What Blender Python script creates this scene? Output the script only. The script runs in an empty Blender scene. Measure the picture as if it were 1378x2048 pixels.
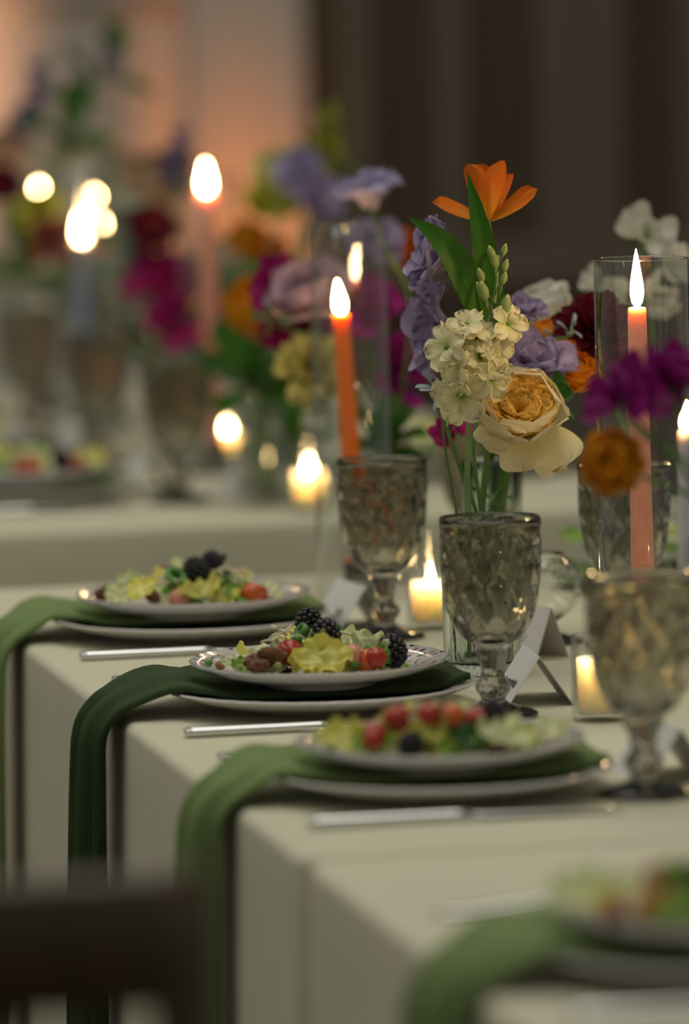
import bpy, bmesh, math, random
from mathutils import Vector, Matrix, noise
from mathutils.bvhtree import BVHTree

# ------------------------------------------------------------------ camera
W, HH, F = 1378, 2048, 11378.0
PITCH, ROLL, YAW = 0.0985, 0.0226, 0.2035
CAM = Vector((-0.7536, -4.3373, 1.3755))
FW = Vector((math.sin(YAW) * math.cos(PITCH), math.cos(YAW) * math.cos(PITCH), -math.sin(PITCH)))
RT = Vector((math.cos(YAW), -math.sin(YAW), 0))
UP = RT.cross(FW)
sc = bpy.context.scene
col = sc.collection
cam_d = bpy.data.cameras.new('camera')
cam = bpy.data.objects.new('camera', cam_d)
col.objects.link(cam)
r_ = RT * math.cos(ROLL) - UP * math.sin(ROLL)
u_ = RT * math.sin(ROLL) + UP * math.cos(ROLL)
m = Matrix((r_, u_, -FW)).transposed().to_4x4()
m.translation = CAM
cam.matrix_world = m
cam_d.sensor_fit = 'VERTICAL'
cam_d.sensor_height = 36
cam_d.sensor_width = 24.2
cam_d.lens = 200
cam_d.clip_end = 100
cam_d.dof.use_dof = True
cam_d.dof.focus_distance = 4.80
cam_d.dof.aperture_fstop = 3.0
sc.camera = cam

# ------------------------------------------------------------------ world, lights, exposure
wd = bpy.data.worlds.new('room_ambient')
sc.world = wd
wd.use_nodes = True
wd.node_tree.nodes['Background'].inputs[0].default_value = (1.0, 0.97, 0.86, 1)
wd.node_tree.nodes['Background'].inputs[1].default_value = 0.165
def area(name, loc, size, power, color, aim=(0, 0, -1)):
    d = bpy.data.lights.new(name, 'AREA')
    d.shape = 'RECTANGLE'
    d.size, d.size_y = size
    d.energy = power
    d.color = color
    o = bpy.data.objects.new(name, d)
    col.objects.link(o)
    o.location = loc
    o.rotation_euler = Vector(aim).to_track_quat('-Z', 'Y').to_euler()
    return o
area('ceiling_light', (0.3, 0.6, 3.7), (1.6, 4.0), 40, (1.0, 0.95, 0.84))
area('ceiling_light', (-2.2, 1.2, 3.7), (0.8, 5.0), 29, (1.0, 0.96, 0.88))
def spot(name, loc, aim, power, color, deg, blend=1.0, rad=0.08):
    d = bpy.data.lights.new(name, 'SPOT')
    d.energy = power
    d.color = color
    d.spot_size = math.radians(deg)
    d.spot_blend = blend
    d.shadow_soft_size = rad
    o = bpy.data.objects.new(name, d)
    col.objects.link(o)
    o.location = loc
    o.rotation_euler = (Vector(aim) - Vector(loc)).to_track_quat('-Z', 'Y').to_euler()
spot('wall_uplight', (1.11, 5.28, 0.10), (1.12, 5.62, 0.76), 85, (1.0, 0.25, 0.02), 25)
spot('wall_uplight', (0.50, 5.0, 0.12), (0.545, 5.7, 1.13), 150, (1.0, 0.44, 0.22), 23)
sc.view_settings.view_transform = 'Standard'
sc.view_settings.look = 'None'
sc.view_settings.gamma = 1
sc.view_settings.use_curve_mapping = False
sc.view_settings.exposure = 0.09
sc.cycles.max_bounces = 14
sc.cycles.transmission_bounces = 12
sc.cycles.transparent_max_bounces = 32
sc.cycles.diffuse_bounces = 3
sc.cycles.glossy_bounces = 5
sc.cycles.sample_clamp_indirect = 6
sc.cycles.blur_glossy = 0.5

# ------------------------------------------------------------------ helpers
def ray(px, py):
    X = px - W / 2
    Y = HH / 2 - py
    return FW * F + r_ * X + u_ * Y
def at(px, py, y):
    d = ray(px, py)
    return CAM + d * ((y - CAM.y) / d.y)
def on(px, py, z=0.75):
    d = ray(px, py)
    return CAM + d * ((z - CAM.z) / d.z)
RNG = random.Random(7)
def rnd(a, b): return RNG.uniform(a, b)
MATS = {}
def nodes_of(name):
    ma = bpy.data.materials.new(name)
    ma.use_nodes = True
    nt = ma.node_tree
    return ma, nt, nt.nodes['Principled BSDF'], nt.nodes['Material Output']
def setv(b, **k):
    for n, v in k.items():
        n = n.replace('_', ' ')
        if n in b.inputs:
            b.inputs[n].default_value = v
def rgb(c): return (c[0], c[1], c[2], 1)
def solid(name, c, rough=0.5, var=0.12, scale=30, bump=0.0, bscale=200, metal=0, sss=0, coat=0, spec=0.5):
    """plain surface with fine procedural variation of tone and relief"""
    if name in MATS: return MATS[name]
    ma, nt, b, out = nodes_of(name)
    N, L = nt.nodes, nt.links
    tc = N.new('ShaderNodeTexCoord')
    nz = N.new('ShaderNodeTexNoise'); nz.inputs['Scale'].default_value = scale; nz.inputs['Detail'].default_value = 3
    L.new(tc.outputs['Object'], nz.inputs['Vector'])
    rp = N.new('ShaderNodeValToRGB')
    e = rp.color_ramp.elements
    e[0].position, e[1].position = 0.3, 0.7
    e[0].color = rgb([x * (1 - var) for x in c]); e[1].color = rgb([min(1, x * (1 + var)) for x in c])
    L.new(nz.outputs[0], rp.inputs[0]); L.new(rp.outputs[0], b.inputs['Base Color'])
    setv(b, Roughness=rough, Metallic=metal, Specular_IOR_Level=spec)
    if sss:
        setv(b, Subsurface_Weight=sss, Subsurface_Scale=0.02, Subsurface_Radius=(1, 0.7, 0.45))
    if coat: setv(b, Coat_Weight=coat, Coat_Roughness=0.1)
    if bump:
        n2 = N.new('ShaderNodeTexNoise'); n2.inputs['Scale'].default_value = bscale
        L.new(tc.outputs['Object'], n2.inputs['Vector'])
        bp = N.new('ShaderNodeBump'); bp.inputs['Strength'].default_value = bump; bp.inputs['Distance'].default_value = 0.002
        L.new(n2.outputs[0], bp.inputs['Height']); L.new(bp.outputs[0], b.inputs['Normal'])
    MATS[name] = ma
    return ma
def petal_mat(name, base, tip, transl=0.35, rough=0.55, pos=0.5):
    """thin petal or leaf: colour runs from base to tip, veins, light passes through"""
    if name in MATS: return MATS[name]
    ma, nt, b, out = nodes_of(name)
    N, L = nt.nodes, nt.links
    a = N.new('ShaderNodeAttribute'); a.attribute_name = 't'
    rp = N.new('ShaderNodeValToRGB')
    e = rp.color_ramp.elements
    e[0].color = rgb(base); e[1].color = rgb(tip); e[0].position = max(0, pos - 0.4); e[1].position = min(1, pos + 0.4)
    L.new(a.outputs['Fac'], rp.inputs[0])
    oi = N.new('ShaderNodeObjectInfo')
    hs = N.new('ShaderNodeHueSaturation')
    mr = N.new('ShaderNodeMapRange'); mr.inputs[3].default_value = 0.82; mr.inputs[4].default_value = 1.16
    L.new(oi.outputs['Random'], mr.inputs[0]); L.new(mr.outputs[0], hs.inputs['Value'])
    L.new(rp.outputs[0], hs.inputs['Color']); L.new(hs.outputs[0], b.inputs['Base Color'])
    a2 = N.new('ShaderNodeAttribute'); a2.attribute_name = 's'
    wv = N.new('ShaderNodeMath'); wv.operation = 'SINE'
    ml = N.new('ShaderNodeMath'); ml.operation = 'MULTIPLY'; ml.inputs[1].default_value = 40
    L.new(a2.outputs['Fac'], ml.inputs[0]); L.new(ml.outputs[0], wv.inputs[0])
    bp = N.new('ShaderNodeBump'); bp.inputs['Strength'].default_value = 0.12; bp.inputs['Distance'].default_value = 0.001
    L.new(wv.outputs[0], bp.inputs['Height']); L.new(bp.outputs[0], b.inputs['Normal'])
    setv(b, Roughness=rough, Specular_IOR_Level=0.25)
    tr = N.new('ShaderNodeBsdfTranslucent'); L.new(hs.outputs[0], tr.inputs[0])
    mx = N.new('ShaderNodeMixShader'); mx.inputs[0].default_value = transl
    L.new(b.outputs[0], mx.inputs[1]); L.new(tr.outputs[0], mx.inputs[2]); L.new(mx.outputs[0], out.inputs[0])
    MATS[name] = ma
    return ma
def thin_glass(name, tint=(0.97, 0.98, 0.97)):
    if name in MATS: return MATS[name]
    ma, nt, b, out = nodes_of(name)
    N, L = nt.nodes, nt.links
    N.remove(b)
    lw = N.new('ShaderNodeLayerWeight'); lw.inputs[0].default_value = 0.5
    pw = N.new('ShaderNodeMath'); pw.operation = 'POWER'; pw.inputs[1].default_value = 2.6
    mr = N.new('ShaderNodeMapRange'); mr.inputs[3].default_value = 0.09; mr.inputs[4].default_value = 0.95
    L.new(lw.outputs['Facing'], pw.inputs[0]); L.new(pw.outputs[0], mr.inputs[0])
    t = N.new('ShaderNodeBsdfTransparent'); t.inputs[0].default_value = rgb(tint)
    g = N.new('ShaderNodeBsdfGlossy'); g.inputs['Roughness'].default_value = 0.02
    nz = N.new('ShaderNodeTexNoise'); nz.inputs['Scale'].default_value = 12
    bp = N.new('ShaderNodeBump'); bp.inputs['Strength'].default_value = 0.03; bp.inputs['Distance'].default_value = 0.01
    L.new(nz.outputs[0], bp.inputs['Height']); L.new(bp.outputs[0], g.inputs['Normal'])
    mx = N.new('ShaderNodeMixShader')
    L.new(mr.outputs[0], mx.inputs[0]); L.new(t.outputs[0], mx.inputs[1]); L.new(g.outputs[0], mx.inputs[2])
    L.new(mx.outputs[0], out.inputs[0])
    MATS[name] = ma
    return ma
def glass(name, c, rough=0.03, dens=0, ior=1.46):
    if name in MATS: return MATS[name]
    ma, nt, b, out = nodes_of(name)
    N, L = nt.nodes, nt.links
    setv(b, Base_Color=rgb(c), Roughness=rough, IOR=ior, Transmission_Weight=1.0)
    nz = N.new('ShaderNodeTexNoise'); nz.inputs['Scale'].default_value = 90
    tc = N.new('ShaderNodeTexCoord'); L.new(tc.outputs['Object'], nz.inputs['Vector'])
    bp = N.new('ShaderNodeBump'); bp.inputs['Strength'].default_value = 0.10; bp.inputs['Distance'].default_value = 0.002
    L.new(nz.outputs[0], bp.inputs['Height']); L.new(bp.outputs[0], b.inputs['Normal'])
    MATS[name] = ma
    return ma
def emit(name, c, s):
    if name in MATS: return MATS[name]
    ma, nt, b, out = nodes_of(name)
    setv(b, Base_Color=(0, 0, 0, 1), Emission_Color=rgb(c), Emission_Strength=s)
    MATS[name] = ma
    return ma

RM = {}
def link(o, mat=None):
    col.objects.link(o)
    if mat is not None and o.type == 'MESH':
        if not o.data.materials: o.data.materials.append(mat)
        o.material_slots[0].link = 'OBJECT'
        o.material_slots[0].material = mat
def tag(o, label, cat, group=None):
    o['label'] = label; o['category'] = cat
    if group: o['group'] = group
    return o
def root(name, label, cat, loc, group=None, rot=None):
    o = bpy.data.objects.new(name, None)
    o.empty_display_size = 0.02
    M = Matrix.Translation(Vector(loc))
    if rot is not None: M = M @ rot.to_4x4()
    o.matrix_world = M
    RM[o] = M
    col.objects.link(o)
    return tag(o, label, cat, group)
def part(r, name, me, mat, M=None, local=False):
    """M is the part's world matrix (or, with local, its matrix in the parent)"""
    M = M if M is not None else Matrix()
    o = bpy.data.objects.new(name, me)
    o.parent = r
    o.matrix_basis = M if local else RM[r].inverted() @ M
    RM[o] = RM[r] @ M if local else M
    link(o, mat)
    return o
def thing(name, me, mat, label, cat, M=None, group=None):
    o = bpy.data.objects.new(name, me)
    M = M if M is not None else Matrix()
    o.matrix_world = M
    RM[o] = M
    link(o, mat)
    return tag(o, label, cat, group)
def struct(name, me, mat, M=None):
    o = bpy.data.objects.new(name, me)
    if M is not None: o.matrix_world = M
    RM[o] = M or Matrix()
    link(o, mat)
    o['kind'] = 'structure'
    return o
def mesh(name, v, f, smooth=True):
    me = bpy.data.meshes.new(name)
    me.from_pydata(v, [], f)
    me.update()
    if smooth: me.shade_smooth()
    return me
def boxm(name, sx, sy, sz, bev=0.002, cz=0.5):
    """box with chamfered edges; origin at centre of base when cz=0.5"""
    bm = bmesh.new()
    bmesh.ops.create_cube(bm, size=1)
    for v in bm.verts: v.co = Vector((v.co.x * sx, v.co.y * sy, (v.co.z + cz) * sz))
    if bev: bmesh.ops.bevel(bm, geom=bm.edges[:], offset=bev, segments=2, affect='EDGES', profile=0.6)
    me = bpy.data.meshes.new(name); bm.to_mesh(me); bm.free()
    return me
def lathe(name, prof, seg=48, mod=None, closed=False):
    """prof: (r, z) list; mod(r,z,theta,i)->r"""
    v, f = [], []
    n = len(prof)
    for i, (r, z) in enumerate(prof):
        for k in range(seg):
            th = 2 * math.pi * k / seg
            rr = mod(r, z, th, i) if mod else r
            v.append((rr * math.cos(th), rr * math.sin(th), z))
    for i in range(n - 1):
        for k in range(seg):
            k2 = (k + 1) % seg
            f.append((i * seg + k, i * seg + k2, (i + 1) * seg + k2, (i + 1) * seg + k))
    if prof[0][0] < 1e-4 or prof[-1][0] < 1e-4:
        me = mesh(name, v, f)
        bm = bmesh.new(); bm.from_mesh(me)
        bmesh.ops.remove_doubles(bm, verts=bm.verts[:], dist=1e-5)
        bm.to_mesh(me); bm.free(); me.shade_smooth()
        return me
    return mesh(name, v, f)
def spline(pts, n):
    pts = [Vector(p) for p in pts]
    P = [pts[0] * 2 - pts[1]] + pts + [pts[-1] * 2 - pts[-2]]
    out = []
    segs = len(pts) - 1
    for i in range(n + 1):
        x = i / n * segs
        k = min(int(x), segs - 1); t = x - k
        a, b, c, d = P[k:k + 4]
        out.append(0.5 * (2 * b + (c - a) * t + (2 * a - 5 * b + 4 * c - d) * t * t + (3 * b - a - 3 * c + d) * t ** 3))
    return out
def tube(name, pts, r0, r1=None, n=12, seg=8, smooth_path=True):
    r1 = r0 if r1 is None else r1
    P = spline(pts, n) if smooth_path else [Vector(p) for p in pts]
    v, f = [], []
    prev = None
    for i, p in enumerate(P):
        d = (P[min(i + 1, len(P) - 1)] - P[max(i - 1, 0)]).normalized()
        if prev is None:
            a = d.orthogonal().normalized()
        else:
            a = (prev - d * prev.dot(d)).normalized()
        prev = a
        b = d.cross(a)
        r = r0 + (r1 - r0) * i / (len(P) - 1)
        for k in range(seg):
            th = 2 * math.pi * k / seg
            v.append(p + (a * math.cos(th) + b * math.sin(th)) * r)
    for i in range(len(P) - 1):
        for k in range(seg):
            f.append((i * seg + k, i * seg + (k + 1) % seg, (i + 1) * seg + (k + 1) % seg, (i + 1) * seg + k))
    f.append(tuple(range(seg - 1, -1, -1))); f.append(tuple(range((len(P) - 1) * seg, len(P) * seg)))
    return mesh(name, v, f)
def axis_mat(loc, axis, spin=0.0, s=1.0):
    q = Vector(axis).normalized().to_track_quat('Z', 'Y')
    return Matrix.Translation(Vector(loc)) @ q.to_matrix().to_4x4() @ Matrix.Rotation(spin, 4, 'Z') @ Matrix.Scale(s, 4)
def attr(me, t, s):
    a = me.attributes.new('t', 'FLOAT', 'POINT'); a.data.foreach_set('value', t)
    b = me.attributes.new('s', 'FLOAT', 'POINT'); b.data.foreach_set('value', s)
    return me

# ------------------------------------------------------------------ keeping things clear of each other
SOLID = []          # (tree, lo, hi, root) of what already stands in the scene
def tree_of(objs, off=None):
    v, f = [], []
    for o in objs:
        M = RM[o] if off is None else Matrix.Translation(off) @ RM[o]
        b = len(v)
        v.extend(M @ p.co for p in o.data.vertices)
        f.extend([b + i for i in p.vertices] for p in o.data.polygons)
    lo = [min(p[i] for p in v) for i in range(3)]; hi = [max(p[i] for p in v) for i in range(3)]
    return BVHTree.FromPolygons(v, f), lo, hi
def meshes_under(o):
    out = [o] if o.type == 'MESH' else []
    for c in o.children: out += meshes_under(c)
    return out
def solid_thing(o, objs=None):
    t, lo, hi = tree_of(objs or meshes_under(o))
    SOLID.append((t, lo, hi, o))
def clashes(t, lo, hi, own=None, best=1 << 30):
    n = 0
    for (t2, l2, h2, o2) in SOLID:
        if o2 is own or any(lo[i] > h2[i] or l2[i] > hi[i] for i in range(3)): continue
        n += len(t.overlap(t2))
        if n >= best: return n
    return n
def shift_parts(o, d):
    """move the direct parts of a thing (their sub-parts follow)"""
    T = Matrix.Translation(d)
    def walk(c):
        RM[c] = T @ RM[c]
        for g in c.children: walk(g)
    for c in o.children:
        c.matrix_basis = RM[o].inverted() @ T @ RM[c]
        walk(c)
def settle(r, px, py, Y, reach, jit):
    """slide a bloom along its line of sight until it touches its neighbours without passing through them"""
    objs = meshes_under(r)
    P = at(px, py, Y)
    cand = [(abs(dy) + 0.004 * (abs(jx) + abs(jy)), dy, jx, jy) for dy in [k * 0.008 * sg for k in range(0, int(reach / 0.008) + 1) for sg in (1, -1)] for jx, jy in ((0, 0), (jit, 0), (-jit, 0), (0, jit), (0, -jit), (jit, jit), (-jit, -jit), (jit, -jit), (-jit, jit))]
    cand.sort()
    best, bd, seen = 1 << 30, Vector(), set()
    for (c, dy, jx, jy) in cand[:150]:
        if (dy, jx, jy) in seen: continue
        seen.add((dy, jx, jy))
        d = at(px + jx, py + jy, Y + dy) - P
        t, lo, hi = tree_of(objs, d)
        n = clashes(t, lo, hi, r, best)
        if n < best:
            best, bd = n, d
            if n == 0: break
    if bd.length: shift_parts(r, bd)
    solid_thing(r, objs)
    return bd
STEMS = []
VRAD = {}           # usable radius inside each vase: at the foot, at the rim
def route_stems():
    """lead each stem from its vase to its bloom round everything in between"""
    g = random.Random(11)
    for (r, vase, vh, head, ax, rad, mat, bow) in STEMS:
        fr, rr = VRAD[(round(vase[0], 3), round(vase[1], 3))]
        ax = Vector(ax).normalized()
        best, keep = 1 << 30, None
        a0 = math.atan2(head.y - vase[1], head.x - vase[0])
        near = 0 < vase[1] < 1.4
        for k in range(1600):
            w = min(1.0, k / 150) + (max(0.0, (k - 500) / 1800) if near else min(1.6, max(0.0, (k - 250) / 400)))
            ra = a0 + g.uniform(-1, 1) * (0.4 + 2.7 * w); rq = rr * math.sqrt(g.uniform(0.15, 1))
            fa = g.uniform(0, 6.283); fq = fr * math.sqrt(g.random())
            rim = Vector((vase[0] + rq * math.cos(ra), vase[1] + rq * math.sin(ra), 0.75 + vh))
            foot = Vector((vase[0] + fq * math.cos(fa), vase[1] + fq * math.sin(fa), 0.7645))
            d = head - rim
            mid = rim + d * g.uniform(0.4, 0.65) + RT * (bow + g.uniform(-1, 1) * 0.05 * w) + Vector((g.uniform(-1, 1) * 0.02, g.uniform(-1, 1) * 0.07, 0.02)) * w + Vector((0, 0, 0.008))
            tail = head - (ax + Vector((g.uniform(-1, 1), g.uniform(-1, 1), g.uniform(-0.6, 1.0))) * 0.8 * min(1.0, w)).normalized() * min(0.03, d.length * 0.3) * g.uniform(0.5, 1.2)
            me = tube('stem', [foot, rim, mid, tail, head], rad * 1.15, rad, 22, 8)
            v = [p.co for p in me.vertices]
            t = BVHTree.FromPolygons(v, [tuple(p.vertices) for p in me.polygons])
            lo = [min(p[i] for p in v) for i in range(3)]; hi = [max(p[i] for p in v) for i in range(3)]
            n = clashes(t, lo, hi, r, best)
            if n < best:
                if keep: bpy.data.meshes.remove(keep[0])
                best, keep = n, (me, t, lo, hi)
                if n == 0: break
            else:
                bpy.data.meshes.remove(me)
        part(r, 'stem', keep[0], mat)
        SOLID.append((keep[1], keep[2], keep[3], r))

# ------------------------------------------------------------------ petals (shared meshes)
PET = {}
def petal(key, L=0.04, Wd=0.02, cup=0.4, curl=0.5, ruf=0.1, jag=0.05, tip=1.0, fold=0.0, a0=0.0, nu=9, nv=8, base=0.25, seed=0, freq=2.0):
    """petal growing along +Z, its back towards +X; ruffles grow to the free edge"""
    k = (key, seed)
    if k in PET: return PET[k]
    v, tt, ss, f = [], [], [], []
    off = seed * 7.3 + len(key) * 1.7
    x = z = 0.0
    for i in range(nu + 1):
        t = i / nu
        ph = a0 + curl * t
        if i:
            x += math.sin(ph) * L / nu; z += math.cos(ph) * L / nu
        w = Wd * (base + (1 - base) * math.sin(min(1, t / 0.7) * math.pi / 2)) * (1 if t < 0.7 else (max(0.0, 1 - ((t - 0.7) / 0.3) ** 2.2 * tip)) ** 0.5)
        w = max(w, Wd * 0.04)
        nx, nzz = -math.cos(ph), math.sin(ph)
        for j in range(nv + 1):
            s = -1 + 2 * j / nv
            r = noise.noise(Vector((s * freq + off, t * 1.6, off * 0.5)))
            r2 = noise.noise(Vector((s * freq * 2.4 + off, t * 2.0, off + 9)))
            d = cup * w * s * s + ruf * L * (t ** 1.6) * (r + 0.55 * r2) - fold * w * (1 - abs(s))
            jx = jag * L * t * t * noise.noise(Vector((s * 6 + off, 3.1, off)))
            yy = s * w * (1 - 0.25 * cup * s * s)
            v.append((x + nx * d + math.sin(ph) * jx, yy, z + nzz * d + math.cos(ph) * jx))
            tt.append(t); ss.append(s)
    for i in range(nu):
        for j in range(nv):
            a = i * (nv + 1) + j
            f.append((a, a + 1, a + nv + 2, a + nv + 1))
    me = attr(mesh('petal_' + key, v, f), tt, ss)
    PET[k] = me
    return me
def blade(name, pts, width, fold=0.35, n=18, nv=6, up=Vector((0, 0, 1)), taper=0.8, twist=0.0):
    """long strap leaf along a path, folded at its midrib"""
    P = spline(pts, n)
    v, tt, ss, f = [], [], [], []
    for i, p in enumerate(P):
        t = i / n
        d = (P[min(i + 1, n)] - P[max(i - 1, 0)]).normalized()
        side = d.cross(up).normalized()
        side = Matrix.Rotation(twist * t, 3, d) @ side
        nrm = side.cross(d)
        w = width * (0.35 + 0.65 * math.sin(min(1, t / 0.45) * math.pi / 2)) * (1 if t < 0.45 else max(0.02, (1 - ((t - 0.45) / 0.55) ** 1.6)) ** taper)
        for j in range(nv + 1):
            s = -1 + 2 * j / nv
            v.append(p + side * s * w + nrm * fold * w * abs(s) ** 1.2)
            tt.append(t); ss.append(s)
    for i in range(n):
        for j in range(nv):
            a = i * (nv + 1) + j
            f.append((a, a + 1, a + nv + 2, a + nv + 1))
    return attr(mesh(name, v, f), tt, ss)
def put_petals(r, H, rings, mat, spin0=0.0, name='petal'):
    """rings: (n, mesh list, tilt deg, radius, height, scale, jitter deg)"""
    for (n, mes, tilt, rad, h, s, jit) in rings:
        off = rnd(0, 6.28)
        for k in range(n):
            az = off + 2 * math.pi * k / n + math.radians(rnd(-jit, jit))
            M = (H @ Matrix.Rotation(az, 4, 'Z') @ Matrix.Translation((rad, 0, h)) @
                 Matrix.Rotation(math.radians(tilt + rnd(-jit, jit) * 0.6), 4, 'Y') @ Matrix.Rotation(math.radians(rnd(-jit, jit)), 4, 'Z') @
                 Matrix.Scale(s * rnd(0.93, 1.07), 4))
            part(r, name, mes[k % len(mes)], mat[k % len(mat)] if isinstance(mat, list) else mat, M)

# ------------------------------------------------------------------ materials used often
M_STEM = solid('stem_green', (0.10, 0.20, 0.045), 0.5, 0.2, 40)
M_STEM_PALE = solid('stem_pale_green', (0.20, 0.30, 0.10), 0.5, 0.2, 40)
M_LEAF = petal_mat('leaf_green', (0.075, 0.19, 0.022), (0.035, 0.13, 0.012), 0.25, 0.4)
M_LEAF_MID = petal_mat('leaf_mid_green', (0.12, 0.24, 0.05), (0.09, 0.2, 0.04), 0.3, 0.45)
M_LEAF_GREY = petal_mat('leaf_grey_green', (0.20, 0.28, 0.20), (0.30, 0.38, 0.30), 0.25, 0.6)
M_LEAF_SILVER = petal_mat('leaf_silver_blue', (0.28, 0.36, 0.34), (0.45, 0.52, 0.56), 0.25, 0.6)
C_LAV = petal_mat('petal_lavender', (0.44, 0.29, 0.40), (0.42, 0.35, 0.54), 0.3)
C_LAV_PALE = petal_mat('petal_pale_lavender', (0.50, 0.42, 0.52), (0.46, 0.42, 0.62), 0.35)
C_BLUE = petal_mat('petal_violet_blue', (0.10, 0.07, 0.32), (0.16, 0.13, 0.50), 0.3)
C_CREAM = petal_mat('petal_cream', (0.72, 0.70, 0.36), (0.86, 0.80, 0.46), 0.3)
C_STOCK = petal_mat('petal_stock_cream', (0.60, 0.66, 0.20), (0.92, 0.85, 0.54), 0.25, pos=0.12)
C_IVORY = petal_mat('petal_ivory', (0.92, 0.78, 0.34), (0.96, 0.86, 0.58), 0.42)
C_YEL = petal_mat('petal_warm_yellow', (1.0, 0.58, 0.05), (1.0, 0.72, 0.18), 0.45)
C_WHITE = petal_mat('petal_white', (0.66, 0.70, 0.52), (0.82, 0.80, 0.74), 0.35)
C_GWHITE = petal_mat('petal_greenish_white', (0.50, 0.56, 0.34), (0.74, 0.72, 0.60), 0.35)
C_ORANGE = petal_mat('petal_orange', (0.80, 0.42, 0.04), (0.80, 0.20, 0.015), 0.35, pos=0.25)
C_RAN = petal_mat('petal_ranunculus_orange', (0.82, 0.24, 0.008), (0.88, 0.33, 0.012), 0.3)
C_MARI = petal_mat('petal_golden_orange', (0.82, 0.30, 0.01), (0.86, 0.38, 0.015), 0.3)
C_BURG = petal_mat('petal_burgundy', (0.11, 0.006, 0.016), (0.15, 0.008, 0.022), 0.2, 0.4)
C_BRICK = petal_mat('petal_brick_red', (0.30, 0.06, 0.05), (0.34, 0.09, 0.07), 0.25)
C_MAG = petal_mat('petal_magenta', (0.22, 0.008, 0.15), (0.30, 0.010, 0.20), 0.3)
C_MAGR = petal_mat('petal_crimson_magenta', (0.34, 0.01, 0.12), (0.40, 0.012, 0.15), 0.3)
C_LILAC = petal_mat('petal_dusty_lilac', (0.62, 0.42, 0.44), (0.50, 0.36, 0.46), 0.3)
C_PEACH = petal_mat('petal_peach', (0.70, 0.42, 0.26), (0.76, 0.52, 0.36), 0.3)
C_TAN = petal_mat('petal_tan', (0.46, 0.30, 0.17), (0.54, 0.38, 0.24), 0.3)
C_CHART = petal_mat('petal_chartreuse', (0.34, 0.38, 0.03), (0.56, 0.55, 0.06), 0.35)
C_LEMON = petal_mat('petal_pale_lemon', (0.50, 0.50, 0.14), (0.72, 0.68, 0.30), 0.35)

# ------------------------------------------------------------------ the room
def wood(name, c1, c2, sc_=3.0, rough=0.45):
    if name in MATS: return MATS[name]
    ma, nt, b, out = nodes_of(name)
    N, L = nt.nodes, nt.links
    tc = N.new('ShaderNodeTexCoord')
    mp = N.new('ShaderNodeMapping'); mp.inputs['Scale'].default_value = (sc_ * 6, sc_ * 6, sc_ * 0.5)
    nz = N.new('ShaderNodeTexNoise'); nz.inputs['Scale'].default_value = 3; nz.inputs['Detail'].default_value = 6; nz.inputs['Distortion'].default_value = 0.6
    rp = N.new('ShaderNodeValToRGB'); rp.color_ramp.elements[0].color = rgb(c1); rp.color_ramp.elements[1].color = rgb(c2)
    rp.color_ramp.elements[0].position = 0.3; rp.color_ramp.elements[1].position = 0.7
    L.new(tc.outputs['Object'], mp.inputs[0]); L.new(mp.outputs[0], nz.inputs['Vector']); L.new(nz.outputs[0], rp.inputs[0])
    L.new(rp.outputs[0], b.inputs['Base Color'])
    bp = N.new('ShaderNodeBump'); bp.inputs['Strength'].default_value = 0.15; bp.inputs['Distance'].default_value = 0.003
    L.new(nz.outputs[0], bp.inputs['Height']); L.new(bp.outputs[0], b.inputs['Normal'])
    setv(b, Roughness=rough)
    MATS[name] = ma
    return ma
M_PLASTER = solid('plaster', (0.64, 0.62, 0.55), 0.85, 0.05, 3, 0.2, 60)
M_BOARD = wood('dark_panel_wood', (0.075, 0.045, 0.022), (0.105, 0.066, 0.035))
M_BOARD_LIGHT = wood('weathered_panel_wood', (0.15, 0.118, 0.080), (0.20, 0.16, 0.11))
M_FLOOR = wood('floor_wood', (0.08, 0.05, 0.03), (0.14, 0.09, 0.055))
WY = 5.7
floor = struct('floor', boxm('floor', 14, 18, 0.1, 0, -0.5), solid('floor_gap', (0.04, 0.03, 0.02), 0.7), Matrix.Translation((0, 2, -0.012)))
plank_me = boxm('floor_plank', 0.178, 2.4, 0.012, 0.001)
for i in range(34):
    for j in range(4):
        part(floor, 'plank', plank_me, M_FLOOR, Matrix.Translation((-3.0 + i * 0.18, -3.6 + j * 2.402 + (i % 3) * 0.8, -0.012)))
struct('wall_back', boxm('wall_back', 6.0, 0.2, 3.9, 0), M_PLASTER, Matrix.Translation((-1.75, WY + 0.1, 0)))
pil = struct('trim_1', boxm('pilaster', 0.21, 0.08, 3.9, 0.006), M_PLASTER, Matrix.Translation((1.145, WY - 0.035, 0)))
struct('trim_2', boxm('ledge', 3.0, 0.06, 0.16, 0.006), M_PLASTER, Matrix.Translation((-0.46, WY - 0.025, 1.30)))
pw = struct('wall_right', boxm('panel_wall', 4.0, 0.1, 3.9, 0), M_BOARD, Matrix.Translation((3.25, WY + 0.02, 0)))
bx = at(612, 300, WY).x
for i, (p0, p1, li) in enumerate([(612, 655, 0), (658, 742, 1), (746, 846, 0), (850, 932, 1), (936, 1052, 0), (1056, 1150, 1), (1153, 1240, 1), (1244, 1330, 0), (1334, 1420, 1), (1424, 1520, 0), (1524, 1620, 1)] + [(1624 + 104 * q, 1724 + 104 * q, q % 2) for q in range(27)]):
    x0, x1 = at(p0, 300, WY).x, at(p1, 300, WY).x
    d = 0.025 if li else 0.045
    part(pw, 'board', boxm('board', x1 - x0, d, 3.9, 0.004), M_BOARD_LIGHT if li else M_BOARD, Matrix.Translation(((x0 + x1) / 2, WY - 0.03 - d / 2, 0)))
struct('trim_3', boxm('chair_rail', 4.0, 0.05, 0.09, 0.01), M_BOARD_LIGHT, Matrix.Translation((1.262 + 2.0, WY - 0.10, 0.76)))
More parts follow.
